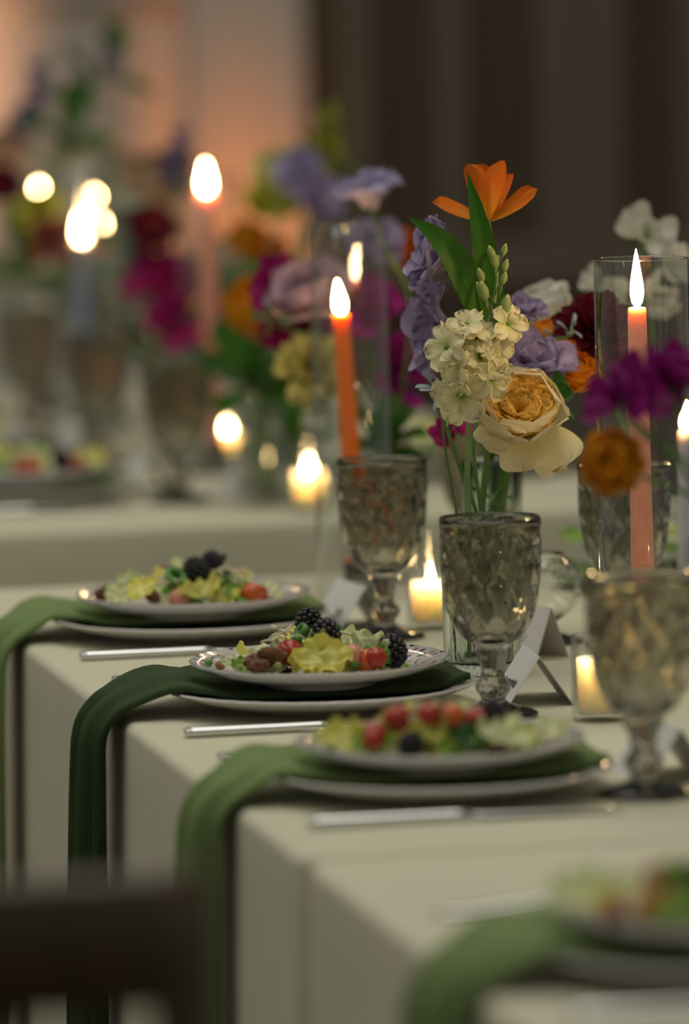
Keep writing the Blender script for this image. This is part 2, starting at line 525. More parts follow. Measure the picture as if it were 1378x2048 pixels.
struct('baseboard_back', boxm('baseboard', 10.0, 0.05, 0.14, 0.006), M_BOARD, Matrix.Translation((0.25, WY - 0.11, 0)))

# ------------------------------------------------------------------ tablecloths
def cloth_mat(name, c):
    ma, nt, b, out = nodes_of(name)
    N, L = nt.nodes, nt.links
    tc = N.new('ShaderNodeTexCoord')
    w1 = N.new('ShaderNodeTexNoise'); w1.inputs['Scale'].default_value = 5; w1.inputs['Detail'].default_value = 3
    L.new(tc.outputs['Object'], w1.inputs['Vector'])
    rp = N.new('ShaderNodeValToRGB')
    rp.color_ramp.elements[0].color = rgb([x * 0.95 for x in c]); rp.color_ramp.elements[1].color = rgb([x * 1.04 for x in c])
    L.new(w1.outputs[0], rp.inputs[0]); L.new(rp.outputs[0], b.inputs['Base Color'])
    w2 = N.new('ShaderNodeTexNoise'); w2.inputs['Scale'].default_value = 900
    L.new(tc.outputs['Object'], w2.inputs['Vector'])
    mp = N.new('ShaderNodeMapping'); mp.inputs['Scale'].default_value = (3, 9, 3); mp.inputs['Rotation'].default_value = (0, 0, 0.3)
    w3 = N.new('ShaderNodeTexNoise'); w3.inputs['Scale'].default_value = 2.2; w3.inputs['Detail'].default_value = 2; w3.inputs['Distortion'].default_value = 0.8
    L.new(tc.outputs['Object'], mp.inputs[0]); L.new(mp.outputs[0], w3.inputs['Vector'])
    b1 = N.new('ShaderNodeBump'); b1.inputs['Strength'].default_value = 0.10; b1.inputs['Distance'].default_value = 0.001
    b2 = N.new('ShaderNodeBump'); b2.inputs['Strength'].default_value = 0.35; b2.inputs['Distance'].default_value = 0.006
    L.new(w2.outputs[0], b1.inputs['Height']); L.new(w3.outputs[0], b2.inputs['Height']); L.new(b2.outputs[0], b1.inputs['Normal'])
    L.new(b1.outputs[0], b.inputs['Normal'])
    setv(b, Roughness=0.85, Specular_IOR_Level=0.2, Sheen_Weight=0.15)
    return ma
M_CLOTH = cloth_mat('ivory_sage_cloth', (0.67, 0.65, 0.475))
def tablecloth(x0, x1, y0, y1, label, flare):
    """flare: outward drift of the hem for sides -x, +y, +x, -y"""
    R = 0.022
    per = []          # (x, y, nx, ny)
    def side(ax, ay, bx_, by, n, nx, ny):
        for i in range(n): 
            t = i / n
            per.append((ax + (bx_ - ax) * t, ay + (by - ay) * t, nx, ny))
    def arc(cx, cy, a0):
        for i in range(6):
            a = a0 + (i / 6) * math.pi / 2
            per.append((cx + R * math.cos(a), cy + R * math.sin(a), math.cos(a), math.sin(a)))
    nY, nX = int((y1 - y0) / 0.012), int((x1 - x0) / 0.012)
    side(x1, y0 + R, x1, y1 - R, nY, 1, 0); arc(x1 - R, y1 - R, 0)
    side(x1 - R, y1, x0 + R, y1, nX, 0, 1); arc(x0 + R, y1 - R, math.pi / 2)
    side(x0, y1 - R, x0, y0 + R, nY, -1, 0); arc(x0 + R, y0 + R, math.pi)
    side(x0 + R, y0, x1 - R, y0, nX, 0, -1); arc(x1 - R, y0 + R, 1.5 * math.pi)
    er = 0.009
    rings = [(-er - 0.004, 0.75), (-er, 0.75)]
    for i in range(1, 6):
        a = i / 5 * math.pi / 2
        rings.append((-er + er * math.sin(a), 0.75 - er + er * math.cos(a)))
    nd = 22
    for i in range(1, nd + 1):
        rings.append((i / nd, 0.741 - 0.731 * (i / nd)))
    v, f = [], []
    n = len(per)
    for k, (o, z) in enumerate(rings):
        for (x, y, nx, ny) in per:
            if k <= 6: d = o
            else:
                t = o
                fl = (flare[0] * max(0, -nx) + flare[1] * max(0, ny) + flare[2] * max(0, nx) + flare[3] * max(0, -ny))
                w = noise.noise(Vector((x * 5.5, y * 5.5, 0.3))) + 0.5 * noise.noise(Vector((x * 13, y * 13, 2.3)))
                d = fl * t + 0.045 * (fl > 0.004) * t ** 2.4 * w
            dy = d if (k <= 6 or (flare[1] if ny > 0 else flare[3]) > 0) else 0.0
            v.append((x + nx * d, y + ny * dy, z))
    for k in range(len(rings) - 1):
        for i in range(n):
            j = (i + 1) % n
            f.append((k * n + i, (k + 1) * n + i, (k + 1) * n + j, k * n + j))
    f.append(tuple(range(n)))
    me = mesh('tablecloth', v, f)
    return thing('tablecloth', me, M_CLOTH, label, 'tablecloth', None)
TW = 0.86
tablecloth(0.0, TW, -0.512, 1.25, 'pale ivory cloth over the table with three place settings and candles', (0.02, 0.03, 0.02, 0.0))
tablecloth(0.0, TW, -2.35, -0.522, 'pale ivory cloth on the adjoining table with a single place setting', (0.02, 0.0, 0.02, 0.03))
tablecloth(0.05, 0.05 + TW, 1.80, 3.95, 'pale ivory cloth on the second table, standing beyond the gap', (0.02, 0.03, 0.02, 0.015))

# ------------------------------------------------------------------ tableware prototypes
M_CHINA = solid('white_china', (0.74, 0.72, 0.68), 0.12, 0.02, 20, coat=0.4)
def china_print():
    ma, nt, b, out = nodes_of('printed_china')
    N, L = nt.nodes, nt.links
    def M(op, a, b_=None, c=None):
        n = N.new('ShaderNodeMath'); n.operation = op
        for i, x in enumerate((a, b_, c)):
            if x is None: continue
            if isinstance(x, (int, float)): n.inputs[i].default_value = x
            else: L.new(x, n.inputs[i])
        return n.outputs[0]
    tc = N.new('ShaderNodeTexCoord'); sp = N.new('ShaderNodeSeparateXYZ'); L.new(tc.outputs['Object'], sp.inputs[0])
    x, y, z = sp.outputs
    r = M('SQRT', M('ADD', M('MULTIPLY', x, x), M('MULTIPLY', y, y)))
    th = M('ARCTAN2', y, x)
    up = M('GREATER_THAN', z, M('ADD', M('MULTIPLY', M('MAXIMUM', M('SUBTRACT', r, 0.064), 0.0), 0.42), 0.0035))
    rim = M('MULTIPLY', M('GREATER_THAN', r, 0.070), up)
    # vine
    wv = M('MULTIPLY', M('SINE', M('MULTIPLY', th, 11.0)), 0.008)
    dv = M('ABSOLUTE', M('SUBTRACT', M('SUBTRACT', r, 0.089), wv))
    vine = M('LESS_THAN', dv, 0.0007)
    cb = N.new('ShaderNodeCombineXYZ'); L.new(M('MULTIPLY', th, 9.0), cb.inputs[0]); L.new(M('MULTIPLY', r, 75.0), cb.inputs[1])
    vo = N.new('ShaderNodeTexVoronoi'); vo.inputs['Scale'].default_value = 1.6; L.new(cb.outputs[0], vo.inputs['Vector'])
    vc = N.new('ShaderNodeSeparateColor'); L.new(vo.outputs['Color'], vc.inputs[0])
    leaf = M('LESS_THAN', vo.outputs['Distance'], M('ADD', M('MULTIPLY', vc.outputs[1], 0.18), 0.22))
    red = M('GREATER_THAN', vc.outputs[0], 0.72)
    edge = M('GREATER_THAN', r, 0.1062)
    ink = M('MULTIPLY', rim, M('MAXIMUM', vine, leaf))
    m1 = N.new('ShaderNodeMix'); m1.data_type = 'RGBA'
    m1.inputs[6].default_value = (0.05, 0.06, 0.16, 1); m1.inputs[7].default_value = (0.36, 0.07, 0.08, 1); L.new(red, m1.inputs[0])
    m2 = N.new('ShaderNodeMix'); m2.data_type = 'RGBA'; L.new(ink, m2.inputs[0])
    m2.inputs[6].default_value = (0.74, 0.72, 0.68, 1); L.new(m1.outputs[2], m2.inputs[7])
    m3 = N.new('ShaderNodeMix'); m3.data_type = 'RGBA'; L.new(M('MULTIPLY', edge, up), m3.inputs[0])
    L.new(m2.outputs[2], m3.inputs[6]); m3.inputs[7].default_value = (0.14, 0.12, 0.16, 1)
    L.new(m3.outputs[2], b.inputs['Base Color'])
    setv(b, Roughness=0.12, Coat_Weight=0.4, Coat_Roughness=0.05)
    return ma
M_PRINT = china_print()
def plate_mesh(name, R, well, rise, scal, nsc):
    prof = [(0.0, 0.004), (well * 0.62, 0.004), (well * 0.65, 0.0), (well * 0.72, 0.0), (well * 0.76, 0.0045), (well, 0.006), (R * 0.86, rise * 0.62), (R * 0.985, rise * 0.93), (R, rise),
            (R * 0.985, rise * 1.0 + 0.0012), (R * 0.86, rise * 0.66 + 0.004), (well + 0.004, 0.0105), (well - 0.006, 0.008), (well * 0.5, 0.0075), (0.0, 0.0075)]
    def mod(r, z, th, i):
        return r * (1 + scal * max(0, (r - well) / (R - well)) * abs(math.cos(nsc * th / 2)) - scal * 0.5 * max(0, (r - well) / (R - well)))
    return lathe(name, prof, 144, mod)
ME_CHARGER = plate_mesh('dinner_plate', 0.131, 0.088, 0.020, 0.012, 36)
ME_SALAD = plate_mesh('salad_plate', 0.1078, 0.066, 0.021, 0.010, 24)

# goblet: pressed diamond pattern on the bowl
def goblet_mesh():
    out_ = [(0.0, 0.0), (0.034, 0.0), (0.0365, 0.0015), (0.0365, 0.0035), (0.032, 0.006), (0.022, 0.0085), (0.013, 0.0115), (0.0095, 0.0145), (0.0105, 0.018), (0.0135, 0.0215), (0.0145, 0.0255), (0.0132, 0.0295), (0.0098, 0.033),
            (0.0088, 0.037), (0.0098, 0.042), (0.0112, 0.047), (0.0118, 0.0500), (0.0145, 0.0530), (0.0152, 0.0555), (0.0140, 0.058), (0.0165, 0.0605), (0.022, 0.0645), (0.0270, 0.0700), (0.0305, 0.0755), (0.0332, 0.0815), (0.0352, 0.088), (0.0368, 0.095), (0.0380, 0.102),
            (0.0390, 0.109), (0.0397, 0.116), (0.0402, 0.123), (0.0406, 0.130), (0.0409, 0.137), (0.0411, 0.144), (0.0411, 0.148), (0.0404, 0.150), (0.0408, 0.153), (0.0415, 0.158), (0.0416, 0.162), (0.0408, 0.1643),
            (0.0396, 0.1635), (0.0388, 0.158), (0.0382, 0.148), (0.0378, 0.130), (0.0362, 0.108), (0.0330, 0.088), (0.0270, 0.0745), (0.018, 0.067), (0.008, 0.0645), (0.0, 0.064)]
    # refine the bowl so the pattern resolves
    prof = []
    for i in range(len(out_) - 1):
        prof.append(out_[i])
        if 0.060 <= out_[i][1] < 0.148 and i < 36:
            for t in (1 / 3, 2 / 3):
                prof.append((out_[i][0] + (out_[i + 1][0] - out_[i][0]) * t, out_[i][1] + (out_[i + 1][1] - out_[i][1]) * t))
    prof.append(out_[-1])
    outer_n = next(i for i, p in enumerate(prof) if p[1] > 0.164)
    def mod(r, z, th, i):
        if i < outer_n and 0.062 < z < 0.147:
            env = min(1, (z - 0.062) / 0.012) * min(1, (0.147 - z) / 0.004)
            n = 12
            a = n * th / 2
            k = 95.0
            d1 = abs(math.sin(a + k * (z - 0.06))); d2 = abs(math.sin(a - k * (z - 0.06)))
            groove = min(d1, d2)
            return r - 0.0013 * env * max(0, 1 - groove / 0.35) + 0.0009 * env * groove
        if i < outer_n and 0.012 < z < 0.058:
            return r * (1 + 0.035 * math.cos(8 * th))
        return r
    return lathe('goblet', prof, 96, mod)
ME_GOBLET = goblet_mesh()
M_SMOKE = glass('smoked_glass', (0.60, 0.58, 0.50), 0.06)
M_CLEAR = thin_glass('clear_thin_glass')
M_STEEL = solid('polished_steel', (0.72, 0.72, 0.72), 0.14, 0.03, 40, metal=1)

def loft(name, secs, cap=True):
    """sections: list of closed loops of equal length"""
    n = len(secs[0]); v, f = [], []
    for s in secs: v += [tuple(p) for p in s]
    for i in range(len(secs) - 1):
        for k in range(n):
            f.append((i * n + k, i * n + (k + 1) % n, (i + 1) * n + (k + 1) % n, (i + 1) * n + k))
    if cap:
        f.append(tuple(range(n - 1, -1, -1))); f.append(tuple(range((len(secs) - 1) * n, len(secs) * n)))
    return mesh(name, v, f)
def ell(x, y0, w, z0, h, n=12, p=0.7):
    L_ = []
    for k in range(n):
        a = 2 * math.pi * k / n
        c, s = math.cos(a), math.sin(a)
        L_.append((x, y0 + w * math.copysign(abs(c) ** p, c), z0 + h * math.copysign(abs(s) ** p, s)))
    return L_
ME_KNIFE_H = loft('knife_handle', [ell(x, 0, w, 0.0042, h) for x, w, h in [(0, 0.002, 0.001), (0.001, 0.0062, 0.0032), (0.006, 0.0078, 0.0042), (0.03, 0.0072, 0.004), (0.08, 0.0058, 0.0036), (0.108, 0.0052, 0.0036), (0.116, 0.0058, 0.0036), (0.119, 0.0045, 0.003)]])
ME_KNIFE_B = loft('knife_blade', [ell(x, y, w, 0.0042, h) for x, y, w, h in [(0.117, 0, 0.004, 0.0022), (0.126, 0.000, 0.006, 0.0014), (0.135, 0.0015, 0.0092, 0.0010), (0.175, 0.0018, 0.0098, 0.0009), (0.205, 0.0015, 0.0092, 0.0008), (0.222, 0.000, 0.007, 0.0007), (0.232, -0.003, 0.003, 0.0006), (0.234, -0.004, 0.001, 0.0005)]])
ME_FORK_H = loft('fork_handle', [ell(x, 0, w, z, h) for x, w, z, h in [(0, 0.002, 0.002, 0.001), (0.002, 0.008, 0.002, 0.0016), (0.012, 0.0105, 0.0022, 0.0018), (0.03, 0.0085, 0.003, 0.0016), (0.07, 0.0042, 0.0065, 0.0016), (0.11, 0.0028, 0.009, 0.0018), (0.128, 0.0034, 0.0075, 0.0018), (0.140, 0.0105, 0.005, 0.0012), (0.152, 0.0125, 0.004, 0.0011), (0.158, 0.012, 0.0042, 0.0010)]])
ME_TINE = loft('fork_tine', [ell(x, 0, w, z, 0.0009, 8) for x, w, z in [(0.152, 0.0022, 0.0042), (0.165, 0.0019, 0.0043), (0.185, 0.0017, 0.0065), (0.200, 0.0012, 0.0105), (0.203, 0.0005, 0.0115)]])

# napkin strip laid over the plate and down the cloth
def napkin_mat(name, c, c2):
    ma, nt, b, out = nodes_of(name)
    N, L = nt.nodes, nt.links
    a = N.new('ShaderNodeAttribute'); a.attribute_name = 's'
    tc = N.new('ShaderNodeTexCoord')
    nz = N.new('ShaderNodeTexNoise'); nz.inputs['Scale'].default_value = 26; nz.inputs['Detail'].default_value = 4
    mp = N.new('ShaderNodeMapping'); mp.inputs['Scale'].default_value = (0.35, 3, 0.35)
    L.new(tc.outputs['Object'], mp.inputs[0]); L.new(mp.outputs[0], nz.inputs['Vector'])
    rp = N.new('ShaderNodeValToRGB'); rp.color_ramp.elements[0].color = rgb(c); rp.color_ramp.elements[1].color = rgb(c2)
    rp.color_ramp.elements[0].position = 0.35; rp.color_ramp.elements[1].position = 0.65
    L.new(nz.outputs[0], rp.inputs[0]); L.new(rp.outputs[0], b.inputs['Base Color'])
    n2 = N.new('ShaderNodeTexNoise'); n2.inputs['Scale'].default_value = 700
    L.new(tc.outputs['Object'], n2.inputs['Vector'])
    bp = N.new('ShaderNodeBump'); bp.inputs['Strength'].default_value = 0.2; bp.inputs['Distance'].default_value = 0.001
    L.new(n2.outputs[0], bp.inputs['Height']); L.new(bp.outputs[0], b.inputs['Normal'])
    setv(b, Roughness=0.8, Specular_IOR_Level=0.2, Sheen_Weight=0.35, Sheen_Roughness=0.4, Sheen_Tint=rgb(c2))
    return ma
M_NAP = napkin_mat('sage_green_linen', (0.165, 0.235, 0.085), (0.200, 0.285, 0.110))
M_NAPD = napkin_mat('dark_green_velvet', (0.028, 0.052, 0.018), (0.045, 0.075, 0.028))
PLATE_TOP = [(0.0, 0.0078), (0.082, 0.0082), (0.092, 0.0106), (0.1127, 0.0182), (0.1250, 0.0224), (0.1365, 0.0224), (0.152, 0.0080), (0.168, 0.001)]
def plate_top(r):
    for (r0, z0), (r1, z1) in zip(PLATE_TOP, PLATE_TOP[1:]):
        if r < r1: return 0.75 + z0 + (z1 - z0) * (r - r0) / (r1 - r0)
    return 0.7510
def cloth_out(x, y, z):
    """how far the cloth's long side stands out at height z"""
    t = max(0.0, min(1.0, (0.741 - z) / 0.731))
    w = noise.noise(Vector((x * 5.5, y * 5.5, 0.3))) + 0.5 * noise.noise(Vector((x * 13, y * 13, 2.3)))
    return 0.02 * t + 0.045 * t ** 2.4 * w
def napkin(px, cy, w, seed, mir=1, x_edge=0.0, plate_y=None):
    """px: plate centre x, cy: centre of the strip in y; mir=-1 for the opposite side of the table"""
    top = 0.7635
    e = x_edge
    path = [(px + mir * 0.120, 0.7705), (px + mir * 0.108, 0.769), (px + mir * 0.075, top), (px, top), (px - mir * 0.075, top + 0.001), (px - mir * 0.105, 0.7705), (px - mir * 0.130, 0.7722),
            (e + mir * 0.006, 0.7610), (e - mir * 0.008, 0.752), (e - mir * 0.018, 0.735), (e - mir * 0.021, 0.70), (e - mir * 0.024, 0.62), (e - mir * 0.027, 0.52), (e - mir * 0.030, 0.42), (e - mir * 0.033, 0.34)]
    P = spline([(x, 0, z) for x, z in path], 60)
    nv = 26
    th = 0.0055
    loops = []
    tt, ss = [], []
    for i, p in enumerate(P):
        u = i / 60
        d = (P[min(i + 1, 60)] - P[max(i - 1, 0)]).normalized()
        nrm = Vector((-d.z, 0, d.x)) * -mir
        if nrm.z < -0.2 or (abs(d.z) > 0.7 and nrm.x * mir > 0): nrm = -nrm
        hang = max(0, (u - 0.42) / 0.58)
        fl = max(0, min(1, (u - 0.36) / 0.1))
        nar = 1 - 0.50 * max(0, min(1, (u - 0.30) / 0.22))
        ww = w * 0.5 * nar * (1 - 0.06 * hang)
        yc = cy - w * 0.5 * (1 - nar) * mir * 0.9
        lp = []
        for side in (1, -1):
            for j in range(nv + 1):
                s = (-1 + 2 * j / nv) * side
                rip = fl * (0.0045 * math.sin(s * 5.5 + seed) + 0.003 * math.sin(s * 11 + seed * 2 + u * 2)) * (0.4 + hang * 1.6)
                edge = fl * 0.012 * max(0, -s - 0.55) ** 1.0 * (1 + hang)
                h = (th if side > 0 else 0.0005) + rip + fl * 0.004 - (edge if side > 0 else edge)
                q = p + nrm * h
                yy = yc + s * ww + 0.006 * hang * math.sin(seed + u * 6)
                lift = th if side > 0 else 0.0
                if (q.x - e) * mir > 0.0 and abs(d.x) > 0.5:
                    q.z = max(q.z, plate_top(math.hypot(q.x - px, yy - plate_y)) + lift)
                elif q.z < 0.742:
                    lim = e - mir * (max(cloth_out(e, yy, q.z), cloth_out(e, yy + 0.006, q.z - 0.01), cloth_out(e, yy - 0.006, q.z + 0.01)) + 0.002 + lift)
                    q.x = min(q.x, lim) if mir > 0 else max(q.x, lim)
                lp.append((q.x, yy, q.z))
                tt.append(u); ss.append(s)
        loops.append(lp)
    me = loft('napkin', loops)
    attr(me, tt, ss)
    return me

# place card
ME_CARD_P = boxm('card_panel', 0.0004, 0.088, 0.050, 0.0)
M_CARD = solid('white_card', (0.74, 0.73, 0.70), 0.6, 0.02, 50)
M_INK = solid('black_ink', (0.02, 0.02, 0.022), 0.6, 0.05)
def place_card(x, y, rz, label, seed, spread=34):
    r = root('place_card', label, 'place card', (x, y, 0.75), 'place cards at the settings', Matrix.Rotation(rz, 3, 'Z'))
    a = math.radians(spread)
    hh = 0.050 * math.cos(a)
    for s in (-1, 1):
        M = Matrix.Translation((0, 0, hh)) @ Matrix.Rotation(-s * a, 4, 'Y') @ Matrix.Translation((0, 0, -0.050))
        p = part(r, 'panel', ME_CARD_P, M_CARD, M, local=True)
        if s == -1:
            g = random.Random(seed)
            pts = []
            for i in range(70):
                u = i / 69
                big = 1.9 if i % 21 < 7 else 1.0
                pts.append((-0.0005, 0.024 - 0.046 * u + 0.0016 * math.sin(i * 0.9), 0.017 + 0.0022 * big * math.cos(i * 0.9) * g.uniform(0.8, 1.1) + 0.003 * u))
            part(p, 'handwriting', tube('handwriting', pts, 0.00028, 0.00028, 180, 5), M_INK, Matrix.Identity(4), local=True)
    return r

# ------------------------------------------------------------------ salad pieces
def blob(name, s, amp, fr, sub=3, seed=0, ridged=False):
    bm = bmesh.new(); bmesh.ops.create_icosphere(bm, subdivisions=sub, radius=1)
    for v in bm.verts:
        n = noise.noise(v.co * fr + Vector((seed * 3.1, 0, 0)))
        if ridged: n = 0.6 - 2 * abs(n)
        v.co = Vector((v.co.x * s[0], v.co.y * s[1], v.co.z * s[2])) * (1 + amp * n)
    me = bpy.data.meshes.new(name); bm.to_mesh(me); bm.free(); me.shade_smooth()
    return me
def lettuce_mesh(seed):
    """torn, crumpled piece of leaf: domed, with folds and a finely frilled edge"""
    v, f, tt, ss = [], [], [], []
    nr, na = 10, 54
    o = seed * 5.7
    g = random.Random(seed)
    kx, ky = g.uniform(0.0, 0.5), g.uniform(0.1, 0.6)
    for i in range(nr + 1):
        t = i / nr
        for k in range(na):
            a = 2 * math.pi * k / na
            c, sn = math.cos(a), math.sin(a)
            rr = t * (1 + 0.22 * t * noise.noise(Vector((c * 1.1 + o, sn * 1.1, 1))) + 0.07 * t * noise.noise(Vector((c * 7 + o, sn * 7, 4))))
            x, y = rr * c, rr * sn * 0.78
            fold = abs(noise.noise(Vector((x * 1.6 + o, y * 1.6, 2)))) * 0.55
            z = kx * x * x + ky * y * y + fold + 0.22 * noise.noise(Vector((x * 3.4 + o, y * 3.4, 7))) + 0.11 * t ** 3 * math.sin(a * 9 + o + 2 * noise.noise(Vector((c, sn, o))))
            v.append((x, y, z)); tt.append(t); ss.append(sn * t * 0.5)
    for i in range(nr):
        for k in range(na):
            k2 = (k + 1) % na
            f.append((i * na + k, i * na + k2, (i + 1) * na + k2, (i + 1) * na + k))
    return attr(mesh('lettuce', v, f), tt, ss)
ME_LET = [lettuce_mesh(i) for i in range(6)]
M_LETY = petal_mat('lettuce_yellow', (0.86, 0.84, 0.34), (0.80, 0.76, 0.16), 0.25, 0.4)
M_LETP = petal_mat('lettuce_pale', (0.86, 0.86, 0.60), (0.74, 0.80, 0.44), 0.25, 0.4)
M_LETG = petal_mat('lettuce_green', (0.50, 0.66, 0.20), (0.24, 0.48, 0.07), 0.25, 0.4)
M_LETD = petal_mat('leaf_dark_herb', (0.05, 0.14, 0.03), (0.03, 0.09, 0.02), 0.2, 0.4)
M_LETB = petal_mat('leaf_dark_purple', (0.05, 0.03, 0.05), (0.03, 0.03, 0.05), 0.1, 0.4)
def berry_mesh():
    bm = bmesh.new()
    n = 58
    for i in range(n):
        z = 1 - 2 * (i + 0.5) / n
        th = i * 2.39996
        q = math.sqrt(1 - z * z)
        c = Vector((q * math.cos(th) * 0.82, q * math.sin(th) * 0.82, z * 1.0))
        bmesh.ops.create_icosphere(bm, subdivisions=2, radius=0.24, matrix=Matrix.Translation(c))
    me = bpy.data.meshes.new('blackberry'); bm.to_mesh(me); bm.free(); me.shade_smooth()
    return me
ME_BERRY = berry_mesh()
M_BERRY = solid('blackberry_skin', (0.010, 0.008, 0.014), 0.22, 0.3, 60)
ME_WAL = [blob('walnut', (1, 0.72, 0.5), 0.32, 3.2, 4, s, True) for s in range(3)]
M_WAL = solid('walnut_brown', (0.22, 0.095, 0.03), 0.45, 0.35, 60, 0.5, 300)
ME_TOM = lathe('tomato_skin', [(0.02, -1.0), (0.4, -0.92), (0.72, -0.7), (0.93, -0.38), (1.0, 0.0), (0.97, 0.06)], 24)
ME_TOMC = lathe('tomato_cut', [(0.97, 0.06), (0.9, 0.07), (0.82, 0.03), (0.55, 0.02), (0.45, 0.05), (0.2, 0.05), (0.0, 0.06)], 24, lambda r, z, th, i: r)
M_TOM = solid('tomato_red', (0.42, 0.030, 0.012), 0.2, 0.2, 30)
M_TOMO = solid('tomato_orange', (0.60, 0.11, 0.015), 0.2, 0.2, 30)
M_TOMC = solid('tomato_flesh', (0.50, 0.10, 0.05), 0.25, 0.35, 250)
M_TOMP = solid('tomato_pale_flesh', (0.62, 0.26, 0.16), 0.3, 0.3, 200)
ME_SCAL = lathe('scallion_ring', [(0.62, -0.5), (1.0, -0.5), (1.04, 0), (1.0, 0.5), (0.62, 0.5), (0.58, 0), (0.62, -0.5)], 20)
M_SCAL = solid('scallion_green', (0.10, 0.27, 0.05), 0.35, 0.3, 60)
ME_PEA = blob('pea', (1, 1, 0.95), 0.04, 2, 2)
M_PEA = solid('pea_green', (0.10, 0.30, 0.03), 0.3, 0.15, 60)
ME_CROU = blob('crouton', (1, 0.8, 0.7), 0.16, 1.6, 2, 4)
M_CROU = solid('toasted_brown', (0.36, 0.16, 0.045), 0.6, 0.3, 60, 0.4, 250)
M_CHEESE = solid('shaved_cheese', (0.72, 0.64, 0.46), 0.5, 0.08, 80)
M_ONION = solid('red_onion', (0.30, 0.035, 0.05), 0.35, 0.3, 60)
def shreds(name, pts, n, seed):
    """small heap of curled cheese shreds around the given points"""
    g = random.Random(seed)
    bm = bmesh.new()
    for p in pts:
        for i in range(n):
            c = Vector(p) + Vector((g.gauss(0, 0.006), g.gauss(0, 0.006), g.uniform(-0.002, 0.005)))
            a = g.uniform(0, 6.28); L_ = g.uniform(0.008, 0.017)
            d = Vector((math.cos(a), math.sin(a), g.uniform(-0.4, 0.2))) * L_
            mid = c + d * 0.5 + Vector((g.uniform(-1, 1), g.uniform(-1, 1), g.uniform(0, 1.2))) * L_ * 0.25
            me = tube('s', [c, mid, c + d], 0.0013, 0.0009, 6, 5)
            bm.from_mesh(me); bpy.data.meshes.remove(me)
    me = bpy.data.meshes.new(name); bm.to_mesh(me); bm.free(); me.shade_smooth()
    return me
KINDS = {  # mesh list, material, name, category, label start
    'ly': (ME_LET, M_LETY, 'lettuce_leaf', 'lettuce', 'crumpled yellow lettuce leaf'),
    'lp': (ME_LET, M_LETP, 'lettuce_leaf', 'lettuce', 'pale curly lettuce leaf'),
    'lg': (ME_LET, M_LETG, 'lettuce_leaf', 'lettuce', 'bright green lettuce leaf'),
    'ld': (ME_LET, M_LETD, 'herb_leaf', 'herb leaf', 'dark green herb leaf'),
    'lb': (ME_LET, M_LETB, 'purple_leaf', 'salad leaf', 'small dark purple leaf'),
    'b': ([ME_BERRY], M_BERRY, 'blackberry', 'blackberry', 'glossy blackberry'),
    'w': (ME_WAL, M_WAL, 'walnut_half', 'walnut', 'wrinkled brown walnut half'),
    'c': ([ME_CROU], M_CROU, 'crouton', 'crouton', 'small toasted brown crouton'),
    'p': ([ME_PEA], M_PEA, 'pea', 'pea', 'round green pea'),
    's': ([ME_SCAL], M_SCAL, 'scallion_ring', 'scallion', 'sliced green scallion ring'),
    'tr': ([ME_TOM], M_TOM, 'cherry_tomato', 'tomato', 'red cherry tomato half'),
    'to': ([ME_TOM], M_TOMO, 'cherry_tomato', 'tomato', 'orange cherry tomato half'),
    'tp': ([ME_TOM], M_TOMP, 'tomato_wedge', 'tomato', 'pale pink tomato wedge'),
    'o': (None, M_ONION, 'onion_sliver', 'onion', 'thin red onion sliver'),
}
ONION = tube('onion_sliver', [(-1, 0, 0), (-0.4, 0.3, 0.15), (0.4, 0.3, 0.15), (1, 0, 0)], 0.16, 0.1, 10, 6)
